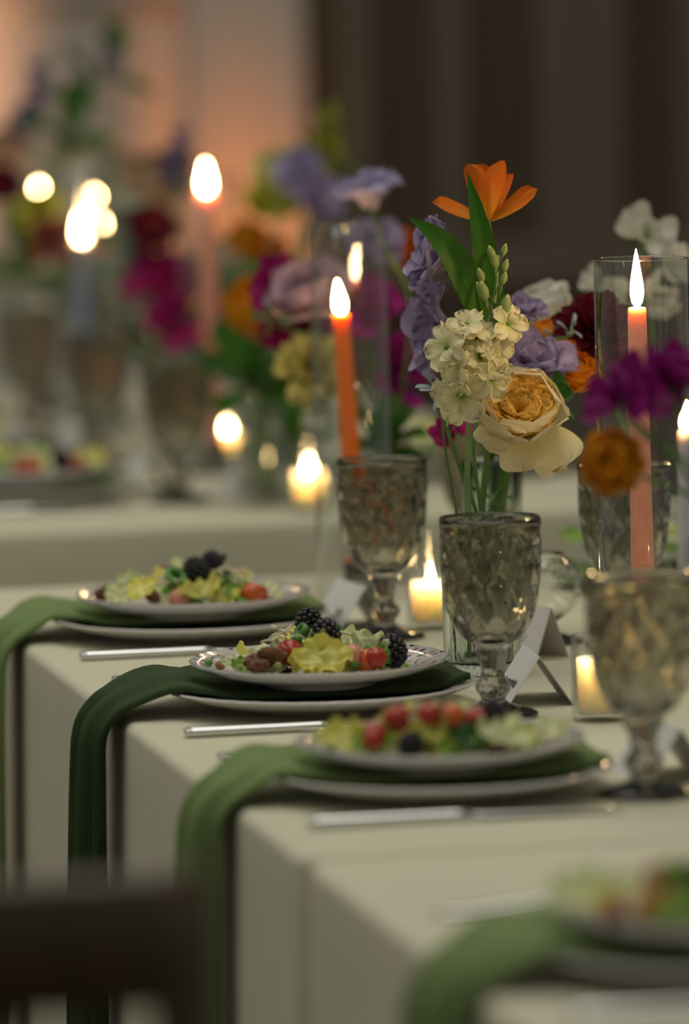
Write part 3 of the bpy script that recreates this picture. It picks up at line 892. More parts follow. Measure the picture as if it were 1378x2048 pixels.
def salad(cx, cy, where, items, cheese, heap=12, zb=0.780):
    dish = Matrix.Translation((cx, cy, 0.7695)) @ Matrix.Rotation(cy * 7, 4, 'Z')
    dish = BVHTree.FromPolygons([dish @ v.co for v in ME_SALAD.vertices], [tuple(p.vertices) for p in ME_SALAD.polygons])
    laid = []
    def lay(me, M, leaf=True):
        """lift a piece clear of the plate, then slide it a little towards free space among the others"""
        co = [M @ v.co for v in me.vertices]; fa = [tuple(p.vertices) for p in me.polygons]
        view = (CAM - M.translation).normalized()
        best, bt, bd = 1 << 30, None, Vector()
        for k in range(16):                              # off the plate first
            t = BVHTree.FromPolygons([c + Vector((0, 0, 0.0008 * k)) for c in co], fa)
            if not t.overlap(dish): break
        up = Vector((0, 0, 0.0008 * k))
        for dv in (0.0, -0.003, 0.003, -0.006, -0.010, 0.006, -0.015, -0.020) if leaf else (0.0, 0.003, -0.003, 0.006, 0.009, -0.006, 0.012):
            for dz in (0.0, 0.0015, 0.003):
                d = up + view * dv + Vector((0, 0, dz))
                t = BVHTree.FromPolygons([c + d for c in co], fa)
                n = 50 * len(t.overlap(dish))
                for q in laid:
                    n += len(t.overlap(q))
                    if n >= best: break
                if n < best: best, bt, bd = n, t, d
                if n == 0: break
            if best == 0: break
        laid.append(bt)
        return Matrix.Translation(bd) @ M
    def put(kind, P, size, seed, note=None):
        mes, mt, nm, cat, lab = KINDS[kind]
        lab = lab + ((' ' + note + ' ') if note else ' in the salad ') + where
        me = ONION if kind == 'o' else mes[seed % len(mes)]
        g = random.Random(seed * 13 + int(cx * 1000) + int(cy * 977))
        if kind[0] == 'l':
            view = (CAM - P).normalized()
            ax = (view * 0.55 + Vector((g.uniform(-0.4, 0.4), g.uniform(-0.2, 0.2), 0.85))).normalized()
            M = axis_mat(P - ax * size * 0.2, ax, g.uniform(0, 6.28), size)
        elif kind[0] == 't':
            ax = Vector((g.uniform(-0.7, 0.7), g.uniform(0.1, 1.0), g.uniform(-0.6, 0.2)))
            M = axis_mat(P, ax, 0, size)
        else:
            M = axis_mat(P, (g.uniform(-0.5, 0.5), g.uniform(-0.5, 0.5), 1 if kind != 's' else 0.3), g.uniform(0, 6.28), size)
        M = lay(me, M, kind[0] == 'l')
        o = thing(nm, me, mt, lab, cat, M, 'pieces of the salad ' + where)
        if kind in ('tr', 'to'):
            part(o, 'cut_face', ME_TOMC, M_TOMC, M)
        return o
    # bed of leaves
    g = random.Random(int(cx * 991 + cy * 1013))
    for i in range(heap):
        a = i * 2.4; q = math.sqrt((i + 0.5) / heap)
        r = 0.056 * q
        zz = zb + 0.003 + 0.020 * (1 - q * q)
        P = Vector((cx + r * math.cos(a), cy + r * math.sin(a), zz))
        k = ('lp', 'ly', 'lp', 'lg')[i % 4]
        mes, mt, nm, cat, lab = KINDS[k]
        ax = Vector((-math.cos(a) * 0.3 * q, -math.sin(a) * 0.3 * q, 1)) + Vector((g.uniform(-.2, .2), g.uniform(-.2, .2), 0))
        thing(nm, mes[i % 6], mt, lab + ' in the salad bed ' + where, cat, lay(mes[i % 6], axis_mat(P, ax, g.uniform(0, 6), g.uniform(0.019, 0.023))), 'pieces of the salad ' + where)
    for i, it in sorted(enumerate(items), key=lambda q: q[1][0][0] == 'l'):
        k, px, py, sz = it[:4]
        P = at(px, py, cy)
        h = max(0, min(1, (P.z - zb - 0.008) / 0.034))
        reach = math.sqrt(max(0.0, 0.082 ** 2 - (P.x - cx) ** 2))
        P = at(px, py, cy - min(0.062, reach) * (1 - h) - 0.003)
        rad = math.hypot(P.x - cx, P.y - cy)
        P.z = max(P.z, zb - 0.002 + max(0, rad - 0.066) * 0.36 + sz * 0.45)
        put(k, P, sz, i, it[4] if len(it) > 4 else None)
    cp = []
    for (px, py) in cheese:
        P = at(px, py, cy); h = max(0, min(1, (P.z - zb - 0.008) / 0.034))
        cp.append(at(px, py, cy - 0.062 * (1 - h) - 0.012))
    if cp:
        o = thing('shaved_cheese', shreds('shaved_cheese', cp, 8, int(cy * 100)), M_CHEESE, 'shreds of pale cheese scattered over the salad ' + where, 'cheese')
        o['kind'] = 'stuff'

# ------------------------------------------------------------------ place settings
def setting(cx, cy, where, nap, knife=True, fork=True, gob=None, mir=1, edge=0.0, nap_c=None, napw=0.18, nseed=0):
    Z = 0.75
    thing('dinner_plate', ME_CHARGER, M_CHINA, 'white dinner plate with a scalloped rim ' + where, 'plate', Matrix.Translation((cx, cy, Z)), 'white dinner plates')
    nl = 'dark green velvet napkin' if nap is M_NAPD else 'sage green linen napkin'
    thing('napkin', napkin(cx, nap_c if nap_c is not None else cy + 0.05, napw, nseed, mir, edge, cy), nap, nl + ' hanging off the table edge ' + where, 'napkin', None, 'napkins hanging over the table edge')
    thing('salad_plate', ME_SALAD, M_PRINT, 'white salad plate with blue and red floral rim ' + where, 'plate', Matrix.Translation((cx, cy, 0.7695)) @ Matrix.Rotation(cy * 7, 4, 'Z'), 'printed salad plates')
    if knife:
        ky = cy - mir * 0.142
        kx = edge + mir * 0.030
        r = root('dinner_knife', 'polished steel dinner knife beside the plate ' + where, 'knife', (kx, ky, Z), 'dinner knives', Matrix.Rotation((0 if mir > 0 else math.pi) + rnd(-0.02, 0.02), 3, 'Z'))
        part(r, 'handle', ME_KNIFE_H, M_STEEL, local=True); part(r, 'blade', ME_KNIFE_B, M_STEEL, local=True)
    if fork:
        r = root('dinner_fork', 'polished steel fork partly under the napkin ' + where, 'fork', (edge + mir * 0.034, cy + mir * 0.236, Z), 'dinner forks', Matrix.Rotation(0 if mir > 0 else math.pi, 3, 'Z'))
        h = part(r, 'handle', ME_FORK_H, M_STEEL, local=True)
        for k in range(4):
            part(r, 'tine', ME_TINE, M_STEEL, Matrix.Translation((0, -0.0095 + k * 0.00633, 0)), local=True)
    if gob:
        thing('water_goblet', ME_GOBLET, M_SMOKE, 'smoked pressed glass goblet with a knobbed stem ' + where, 'goblet', Matrix.Translation((gob[0], gob[1], Z)) @ Matrix.Rotation(rnd(0, 6), 4, 'Z'), 'smoked glass goblets')
W1 = 'at the setting beside the gap'
W2 = 'at the dark napkin setting'
W3 = 'at the setting by the cloth joint'
W4 = 'on the adjoining table'
P1, P2, P3, P4 = (0.160, 0.785), (0.170, 0.258), (0.160, -0.242), (0.165, -1.01)
setting(*P1, W1, M_NAP, gob=(0.321, 0.700), nap_c=0.855, napw=0.17, nseed=1)
setting(*P2, W2, M_NAPD, gob=(0.292, 0.146), nap_c=0.302, napw=0.17, nseed=2)
setting(*P3, W3, M_NAP, gob=(0.297, -0.316), nap_c=-0.195, napw=0.17, nseed=3)
setting(*P4, W4, M_NAP, gob=None, nap_c=-0.98, napw=0.17, nseed=4)
setting(0.69, 1.00, 'across from the setting beside the gap', M_NAP, gob=(0.515, 1.145), mir=-1, edge=TW, nap_c=0.97, nseed=5)
thing('water_goblet', ME_GOBLET, M_SMOKE, 'smoked pressed glass goblet behind the coral taper candle and its glass cylinder', 'goblet', Matrix.Translation((0.512, 0.56, 0.75)), 'smoked glass goblets')
WB = ['at the second table first setting', 'at the second table middle setting', 'at the second table last setting']
for i in range(3):
    y = 2.14 + i * 0.5
    setting(0.20, y, WB[i], M_NAP, gob=(0.372 - 0.01 * i, y - 0.09), edge=0.05, nap_c=y + 0.05, nseed=6 + i, fork=False)
setting(0.735, 2.26, 'across the second table, at its end', M_NAP, mir=-1, edge=0.05 + TW, nap_c=2.24, nseed=9, fork=False, gob=(0.57, 2.40))
place_card(0.312, 0.800, 0.10, 'white folded place card at the setting by the table end', 1)
place_card(0.346, 0.235, -0.08, 'white folded place card with black handwriting beside the dark napkin setting', 2)
place_card(0.337, -0.222, 0.05, 'white folded place card behind the goblet beside the cloth joint', 3)
place_card(0.405, 0.535, 0.55, 'white folded place card behind the ribbed vase', 4, 24)
for i, (x, y) in enumerate([(0.36, 2.22), (0.36, 2.72), (0.60, 2.12), (0.47, 2.10)]):
    place_card(x, y, 0.1 * i, ['white folded place card at the second table first setting', 'white folded place card at the second table middle setting', 'white place card across the second table', 'white place card at the end middle of the second table'][i], 5 + i)

salad(*P2, W2, [
    ('ly', 648, 1326, 0.025, 'directly under the blackberries'), ('ly', 618, 1342, 0.019, 'next to the red tomato'), ('ly', 676, 1343, 0.019, 'next to the pale tomato wedge'), ('lp', 716, 1292, 0.022, 'behind the pale tomato wedge'), ('lp', 735, 1300, 0.018, 'above the orange tomato'), ('lp', 775, 1302, 0.010, 'standing above the rim blackberry'),
    ('lp', 535, 1342, 0.020, 'under the walnuts'), ('lp', 560, 1350, 0.017, 'beside the dark purple leaf'), ('lg', 482, 1352, 0.011, 'between crouton and walnut'), ('lp', 505, 1345, 0.016, 'above the rim walnut'), ('lg', 748, 1350, 0.016, 'below the orange tomato'), ('ly', 770, 1353, 0.014, 'beneath the rim blackberry'),
    ('lp', 700, 1340, 0.015, 'below the pale tomato wedge'), ('tr', 580, 1310, 0.0115, 'beside the walnut'), ('to', 733, 1322, 0.0105), ('tr', 752, 1324, 0.0095, 'beside the orange one'), ('tp', 707, 1312, 0.010),
    ('w', 518, 1324, 0.0130, 'farther from the plate rim'), ('w', 545, 1316, 0.011, 'touching the red tomato'), ('w', 517, 1357, 0.0095, 'at the plate rim'), ('b', 617, 1253, 0.0115, 'crowning the salad'), ('b', 652, 1272, 0.0125, 'under the cheese shreds'), ('b', 785, 1337, 0.0125, 'lying by the plate rim'),
    ('s', 604, 1262, 0.0065), ('s', 592, 1281, 0.005), ('s', 616, 1288, 0.0055), ('p', 418, 1354, 0.0036), ('p', 659, 1294, 0.0034), ('s', 674, 1260, 0.0045), ('c', 441, 1352, 0.0055), ('c', 648, 1292, 0.0045),
    ('lb', 576, 1350, 0.009), ('s', 708, 1330, 0.006), ('lg', 800, 1357, 0.008, 'under the rim blackberry'), ('lp', 460, 1350, 0.009, 'beside the rim crouton')],
    [(582, 1268), (568, 1284), (656, 1262), (645, 1270)])
salad(*P1, W1, [
    ('w', 205, 1206, 0.010), ('w', 222, 1186, 0.009), ('lp', 250, 1196, 0.020), ('ly', 285, 1212, 0.016), ('w', 305, 1192, 0.010), ('lp', 335, 1195, 0.02), ('ly', 402, 1190, 0.021), ('ly', 448, 1202, 0.017),
    ('lg', 475, 1207, 0.016), ('lp', 450, 1180, 0.02), ('tp', 357, 1212, 0.011), ('to', 505, 1195, 0.011), ('tr', 518, 1205, 0.009), ('b', 392, 1150, 0.0125), ('b', 425, 1132, 0.010), ('s', 350, 1163, 0.010), ('o', 342, 1142, 0.010),
    ('lp', 355, 1128, 0.009), ('lp', 480, 1170, 0.013), ('lp', 540, 1192, 0.013), ('ld', 440, 1122, 0.008), ('s', 450, 1163, 0.008), ('c', 540, 1207, 0.006), ('lg', 390, 1212, 0.009)],
    [(440, 1152), (470, 1165), (335, 1165), (455, 1148)])
salad(*P3, W3, [
    ('lp', 665, 1500, 0.018), ('ly', 690, 1492, 0.020), ('lg', 745, 1522, 0.017), ('tr', 752, 1470, 0.010), ('tr', 745, 1488, 0.008), ('ly', 800, 1465, 0.018), ('tr', 795, 1447, 0.011), ('ly', 860, 1455, 0.016), ('to', 900, 1442, 0.012), ('tr', 858, 1440, 0.010),
    ('tr', 955, 1450, 0.010), ('ly', 870, 1505, 0.024), ('lg', 920, 1525, 0.017), ('b', 822, 1512, 0.0095), ('b', 985, 1432, 0.0105), ('ld', 930, 1478, 0.017), ('lg', 900, 1490, 0.013), ('lp', 1005, 1480, 0.020), ('w', 1000, 1512, 0.010),
    ('ld', 1068, 1502, 0.010), ('lp', 1050, 1510, 0.018), ('lp', 1100, 1500, 0.014), ('ly', 1040, 1490, 0.014), ('o', 1070, 1478, 0.010), ('lb', 668, 1520, 0.005), ('c', 880, 1420, 0.007), ('c', 830, 1432, 0.006), ('lp', 780, 1505, 0.016)],
    [(860, 1428), (815, 1440), (930, 1430)])
salad(*P4, W4, [
    ('lp', 1150, 1845, 0.022), ('lp', 1190, 1830, 0.020), ('ly', 1225, 1815, 0.015), ('ld', 1240, 1832, 0.010), ('tr', 1312, 1770, 0.012), ('tr', 1322, 1800, 0.012), ('to', 1300, 1812, 0.010), ('tr', 1228, 1858, 0.009), ('lg', 1345, 1862, 0.022),
    ('lp', 1275, 1870, 0.02), ('b', 1378, 1778, 0.012), ('lg', 1320, 1885, 0.014), ('lp', 1350, 1820, 0.02)], [(1340, 1760)], 14)
for i, y in enumerate((2.14, 2.64, 3.14)):
    salad(0.20, y, WB[i], [('tr', 50, 943, 0.014), ('to', 70, 940, 0.010), ('w', 158, 938, 0.012), ('tr', 150, 928, 0.010), ('lp', 100, 925, 0.02), ('ly', 188, 945, 0.016), ('b', 122, 925, 0.012), ('ld', 105, 945, 0.010)] if i == 0 else [], [], 10)
salad(0.735, 2.26, 'across the second table', [], [], 10)
salad(0.69, 1.00, 'across from the setting beside the gap', [('lg', 1148, 1150, 0.014)], [], 10)

# ------------------------------------------------------------------ candles, hurricanes, votives
ME_FLAME = lathe('flame', [(0.0, 0.0), (0.18, 0.03), (0.34, 0.10), (0.42, 0.2), (0.44, 0.30), (0.40, 0.42), (0.32, 0.56), (0.22, 0.72), (0.12, 0.87), (0.04, 0.97), (0.0, 1.0)], 16)
M_FLAME = emit('flame_light', (1.0, 0.66, 0.30), 90)
M_WICK = solid('burnt_wick', (0.02, 0.015, 0.012), 0.8)
ME_WICK = tube('wick', [(0, 0, -0.002), (0.0003, 0, 0.004), (0.0012, 0, 0.008)], 0.0006, 0.0005, 6, 6)
def wax(name, c): 
    ma = solid('wax_' + name, c, 0.5, 0.04, 20, sss=0.7, spec=0.2)
    ma.node_tree.nodes['Principled BSDF'].inputs['Subsurface Scale'].default_value = 0.018
    return ma
M_ORW = wax('orange', (1.0, 0.20, 0.0)); M_COR = wax('coral', (1.0, 0.40, 0.28)); M_BLU = wax('dusty_blue', (0.30, 0.34, 0.50)); M_PBL = wax('pale_blue', (0.60, 0.62, 0.72)); M_WHW = wax('ivory', (0.80, 0.72, 0.55))
M_VOT = solid('wax_votive', (0.90, 0.80, 0.62), 0.4, 0.02, 20, sss=1.0)
M_VOT.node_tree.nodes['Principled BSDF'].inputs['Subsurface Scale'].default_value = 0.06
def taper_mesh(L, r0=0.0105, r1=0.0078):
    return lathe('taper', [(0.0, 0.0), (r0 * 0.8, 0.0), (r0, 0.012), (r0 + (r1 - r0) * 0.5, L * 0.5), (r1, L - 0.003), (r1 * 0.95, L - 0.0006), (r1 * 0.82, L), (r1 * 0.62, L - 0.0025), (r1 * 0.3, L - 0.0045), (0.0, L - 0.005)], 24)
ME_HOLD = lathe('taper_holder', [(0.0, 0.0), (0.030, 0.0), (0.032, 0.002), (0.031, 0.006), (0.022, 0.010), (0.0155, 0.016), (0.0135, 0.024), (0.0150, 0.034), (0.0145, 0.0365), (0.0118, 0.036), (0.0112, 0.022), (0.0, 0.021)], 32)
M_HOLD = glass('clear_glass', (0.95, 0.97, 0.95), 0.02)
def flame_and_wick(r, M, fh, fw, tiltx=0.0):
    part(r, 'wick', ME_WICK, M_WICK, M)
    part(r, 'flame', ME_FLAME, M_FLAME, M @ Matrix.Translation((0.0006, 0, 0.0035)) @ Matrix.Rotation(tiltx, 4, 'Y') @ Matrix.Diagonal((fw, fw, fh, 1)))
def taper(x, y, L, mat, cname, where, fh=0.032, fw=0.0125, lean=(0, 0), hur=None, ft=0.0, thick=1.0):
    thing('taper_holder', ME_HOLD, M_HOLD, 'clear glass holder of the %s taper %s' % (cname, where), 'candle holder', Matrix.Translation((x, y, 0.75)), 'glass taper holders')
    q = Vector((lean[0], lean[1], 1)).normalized().to_track_quat('Z', 'Y').to_matrix()
    r = root('taper_candle', 'lit %s taper candle %s' % (cname, where), 'candle', (x, y, 0.7715), 'lit taper candles', q)
    part(r, 'candle_body', taper_mesh(L, 0.0105 * min(thick, 1.06), 0.0078 * thick), mat, local=True)
    flame_and_wick(r, RM[r] @ Matrix.Translation((0, 0, L - 0.004)), fh, fw, ft)
    if hur:
        hr, hh, hx, hy = hur
        me = lathe('hurricane', [(hr - 0.0016, hh), (hr - 0.0008, hh + 0.0008), (hr, hh), (hr, 0.004), (hr - 0.002, 0.0)], 72)
        thing('hurricane_cylinder', me, M_CLEAR, 'tall clear glass cylinder around the %s taper %s' % (cname, where), 'candle shade', Matrix.Translation((x + hx, y + hy, 0.75)), 'tall glass cylinders')
pL = on(714, 1198)
taper(pL.x + 0.002, pL.y, 0.256, M_ORW, 'orange', 'beside the end setting', 0.033, 0.0135, (-0.045, 0), (0.0375, 0.362, -0.003, 0), ft=-0.25)
pR = on(1290, 1375)
taper(pR.x, pR.y, 0.300, M_COR, 'coral pink', 'in front of the white sweet peas', 0.050, 0.0135, (-0.004, 0), (0.0400, 0.362, 0.003, 0))
p3 = on(1380, 1250)
taper(p3.x, p3.y, 0.158, M_PBL, 'burnt-down pale blue', 'beside the opposite goblet', 0.028, 0.012)
taper(0.479, 2.40, 0.318, M_COR, 'coral pink', 'on the second table by the goblet', 0.036, 0.015, (-0.01, 0), (0.038, 0.36, 0, 0), thick=1.38)
taper(0.408, 2.93, at(172, 480, 2.93).z - 0.7715, M_BLU, 'dusty blue', 'on the second table behind the goblets', 0.034, 0.016, (0, 0), (0.038, 0.36, 0.003, 0), thick=1.38)
pb = at(212, 700, 3.18)
taper(pb.x, 3.18, at(212, 455, 3.18).z - 0.7715, M_ORW, 'orange', 'on the second table among the flowers', 0.013, 0.006)
pb = at(88, 700, 3.42)
taper(pb.x, 3.42, at(88, 392, 3.42).z - 0.7715, M_WHW, 'ivory', 'at the far part of the second table', 0.018, 0.010)
pb = at(200, 700, 3.32)
taper(pb.x, 3.32, at(200, 400, 3.32).z - 0.7715, M_COR, 'coral pink', 'at the far part of the second table', 0.013, 0.007)
M_CUP = thin_glass('votive_glass')
[n for n in M_CUP.node_tree.nodes if n.type == 'MAP_RANGE'][0].inputs[3].default_value = 0.03
def votive(x, y, label, r=0.0225, h=0.088, ch=0.04, fh=0.022, lit=True, fw=0.0085):
    me = lathe('votive_cup', [(0.0, 0.006), (r - 0.004, 0.006), (r - 0.0025, 0.009), (r - 0.0022, h - 0.001), (r - 0.001, h), (r, h - 0.001), (r, 0.003), (r - 0.002, 0.0), (0.0, 0.0)], 48)
    thing('votive_cup', me, M_CUP, 'clear glass votive cup ' + label, 'votive cup', Matrix.Translation((x, y, 0.75)), 'glass votive cups')
    q = root('votive_candle', 'lit white votive candle in the glass cup ' + label, 'candle', (x, y, 0.757), 'votive candles')
    rr = r - 0.0045
    part(q, 'candle_body', lathe('votive_wax', [(0, 0), (rr, 0), (rr, ch), (rr - 0.0012, ch + 0.0005), (rr - 0.003, ch - 0.002), (rr * 0.6, ch - 0.008), (0, ch - 0.009)], 32), M_VOT, local=True)
    flame_and_wick(q, RM[q] @ Matrix.Translation((0, 0, ch - 0.008)), fh, fw)
pv = on(862, 1256); votive(pv.x, pv.y, 'between the two in-focus goblets', ch=0.037)
pv = on(1200, 1440); votive(pv.x, pv.y, 'beside the folded place card', 0.0225, 0.070, 0.044, 0.020)
pv = on(620, 1023); votive(pv.x, pv.y, 'at the end of the second table', 0.0225, 0.08, 0.038, 0.022, fw=0.013)
pv = on(455, 915); votive(pv.x, pv.y, 'behind the coral taper on the second table', 0.0225, 0.08, 0.026, 0.018, fw=0.012)
votive(0.394, -0.185, 'behind the goblet at the cloth joint', 0.0225, 0.07, 0.04, 0.018)

# ------------------------------------------------------------------ vases
M_VASE = glass('ribbed_green_glass', (0.86, 0.93, 0.87), 0.02)
def ribbed_vase(x, y, r0, r1, h, label, n=26):
    prof = [(0.0, 0.0), (r0 * 0.9, 0.0), (r0, 0.003)]
    for i in range(1, 15): prof.append((r0 + (r1 - r0) * i / 14, 0.003 + (h - 0.005) * i / 14))
    prof += [(r1 - 0.001, h), (r1 - 0.0028, h - 0.001), (r0 + (r1 - r0) * 0.5 - 0.003, h * 0.5), (r0 - 0.0032, 0.014), (r0 * 0.8, 0.010), (0.0, 0.010)]
    no = 17
    me = lathe('ribbed_vase', prof, n * 6, lambda r, z, th, i: r * (1 + (0.055 * abs(math.cos(n * th / 2)) if 2 < i < no else 0)))
    VRAD[(round(x, 3), round(y, 3))] = (r0 * 0.8 - 0.004, r1 - 0.0075)
    return thing('ribbed_vase', me, M_VASE, label, 'vase', Matrix.Translation((x, y, 0.75)), 'ribbed glass vases')
def plain_vase(x, y, r, h, label):
    me = lathe('bud_vase', [(0.0, 0.007), (r - 0.003, 0.007), (r - 0.002, 0.011), (r - 0.002, h * 0.5), (r * 0.9 - 0.002, h * 0.75), (r - 0.0018, h), (r - 0.0008, h + 0.0008), (r, h), (r * 0.9, h * 0.75), (r, h * 0.5), (r, 0.003), (r - 0.002, 0.0), (0.0, 0.0)], 48)
    VRAD[(round(x, 3), round(y, 3))] = (r - 0.0065, r * 0.9 - 0.0062)
    return thing('bud_vase', me, M_CLEAR, label, 'vase', Matrix.Translation((x, y, 0.75)), 'clear bud vases')
V1, V2, V3, V4 = (0.348, 0.425), (0.425, 0.705), (0.575, 0.80), (0.425, 1.165)
ribbed_vase(*V1, 0.0315, 0.0325, 0.128, 'ribbed green-tinted glass vase holding the cream stock, behind the goblet')
ribbed_vase(*V2, 0.0210, 0.0275, 0.160, 'slender flared ribbed glass vase behind the yellow rose', 22)
plain_vase(*V3, 0.024, 0.15, 'clear bud vase of white sweet peas behind the tall glass cylinder')
plain_vase(*V4, 0.026, 0.14, 'clear bud vase of the lilac rose at the table end')
V5 = (0.405, -0.33)
plain_vase(*V5, 0.026, 0.15, 'clear bud vase beside the goblet at the cloth joint')
VB = [(0.455, 1.98), (0.47, 2.60), (0.44, 3.05), (0.50, 3.52)]
for (x, y), lab in zip(VB, ('at the end of the second table', 'beside the coral taper on the second table', 'between the tapers of the second table', 'at the far part of the second table')):
    plain_vase(x, y, 0.027, 0.135, 'clear bud vase ' + lab)
# globe glass on a beaded foot
gx, gy = 0.452, 0.612
gl = root('footed_globe_glass', 'clear round glass bowl on a beaded foot beside the ribbed vases', 'glass', (gx, gy, 0.75))
prof = [(0.0, 0.010), (0.006, 0.0105), (0.005, 0.016), (0.010, 0.0205)]
for i in range(2, 16):
    a = math.radians(-90 + i * 10)
    prof.append((0.032 * math.cos(a), 0.0515 + 0.032 * math.sin(a)))
prof += [(0.0155, 0.0815), (0.0142, 0.0818), (0.0140, 0.0795)]
for i in range(15, 1, -1):
    a = math.radians(-90 + i * 10)
    prof.append((0.0295 * math.cos(a), 0.0515 + 0.0295 * math.sin(a)))
prof.append((0.0, 0.0214))
part(gl, 'bowl', lathe('globe_bowl', prof, 48), M_HOLD, local=True)
part(gl, 'foot', lathe('globe_foot', [(0.0, 0.0), (0.030, 0.0), (0.0315, 0.0015), (0.030, 0.0032), (0.012, 0.0085), (0.0, 0.0095)], 40), M_HOLD, local=True)
bead = blob('bead', (0.0021, 0.0021, 0.0019), 0, 1, 2)
for k in range(30):
    a = k * 2 * math.pi / 30
    part(gl, 'bead', bead, M_HOLD, Matrix.Translation((0.0315 * math.cos(a), 0.0315 * math.sin(a), 0.002)), local=True)

# ------------------------------------------------------------------ flowers
for o in list(col.objects):     # what the blooms must keep clear of
    if o.parent is None and o.get('category') in ('goblet', 'candle', 'candle holder', 'candle shade', 'votive cup', 'vase', 'glass', 'plate', 'napkin', 'place card', 'knife', 'fork'):
        solid_thing(o)
VIEW = lambda P: (CAM - P).normalized()
def dirv(P, x, z, c):
    """axis from picture-like components at P: x to the right of the view, z up, c towards the viewer"""
    return (RT * x + Vector((0, 0, 1)) * z - FW * c).normalized()
P_LIS = [petal('lisianthus', 0.046, 0.0235, 0.50, 0.95, 0.24, 0.12, seed=i, a0=-0.2, nu=11, nv=12) for i in range(4)]
P_ROSE_O = [petal('rose_outer', 0.050, 0.032, 0.42, 0.85, 0.10, 0.07, seed=i, a0=-0.25) for i in range(3)]
P_CUP = [petal('rose_cup', 0.047, 0.030, 0.50, -0.55, 0.11, 0.09, seed=i, a0=0.55, nu=12, nv=14) for i in range(3)]
P_ROSE_I = [petal('rose_inner', 0.024, 0.0130, 0.30, 1.0, 0.24, 0.14, seed=i, a0=-0.1, nu=10, nv=14, freq=2.2) for i in range(5)]
P_RAN = [petal('ranunculus', 0.030, 0.0195, 0.65, -0.75, 0.05, 0.04, seed=i, a0=0.55, nu=8) for i in range(4)]
P_SMALL = [petal('floret', 0.020, 0.0105, 0.25, 0.8, 0.20, 0.10, seed=i, a0=0.1, nu=6, nv=6) for i in range(4)]
P_PEA = [petal('sweet_pea', 0.034, 0.025, 0.15, 0.7, 0.30, 0.10, seed=i, a0=-0.1) for i in range(4)]
P_POINT = [petal('pointed', 0.030, 0.0068, 0.6, 0.35, 0.05, 0.02, seed=i, nu=7, nv=4, tip=1.0) for i in range(3)]
P_BOWL = [petal('bowl', 0.050, 0.034, 0.45, -0.5, 0.05, 0.05, seed=i, a0=0.45) for i in range(3)]
P_LEAFS = [petal('narrow_leaf', 0.030, 0.0048, 0.4, 0.5, 0.03, 0.0, seed=i, nu=7, nv=4) for i in range(2)]
P_LEAFW = [petal('wide_leaf', 0.050, 0.016, 0.3, 0.5, 0.12, 0.02, seed=i, tip=1.0) for i in range(2)]
ME_SEPAL = petal('sepal', 0.013, 0.004, 0.4, 0.5, 0.0, 0.0, nu=5, nv=4)
ME_EYE = blob('flower_eye', (0.0032, 0.0032, 0.004), 0.2, 3, 2)
ME_BUD = lathe('bud', [(0.0, 0.0), (0.10, 0.06), (0.2, 0.2), (0.26, 0.4), (0.25, 0.6), (0.17, 0.82), (0.06, 0.97), (0.0, 1.0)], 12)
M_EYEG = solid('flower_eye_green', (0.16, 0.26, 0.04), 0.5, 0.2)
M_EYEY = solid('flower_eye_gold', (0.50, 0.30, 0.04), 0.6, 0.3)
BB_NAME = 'flowers on the second table'
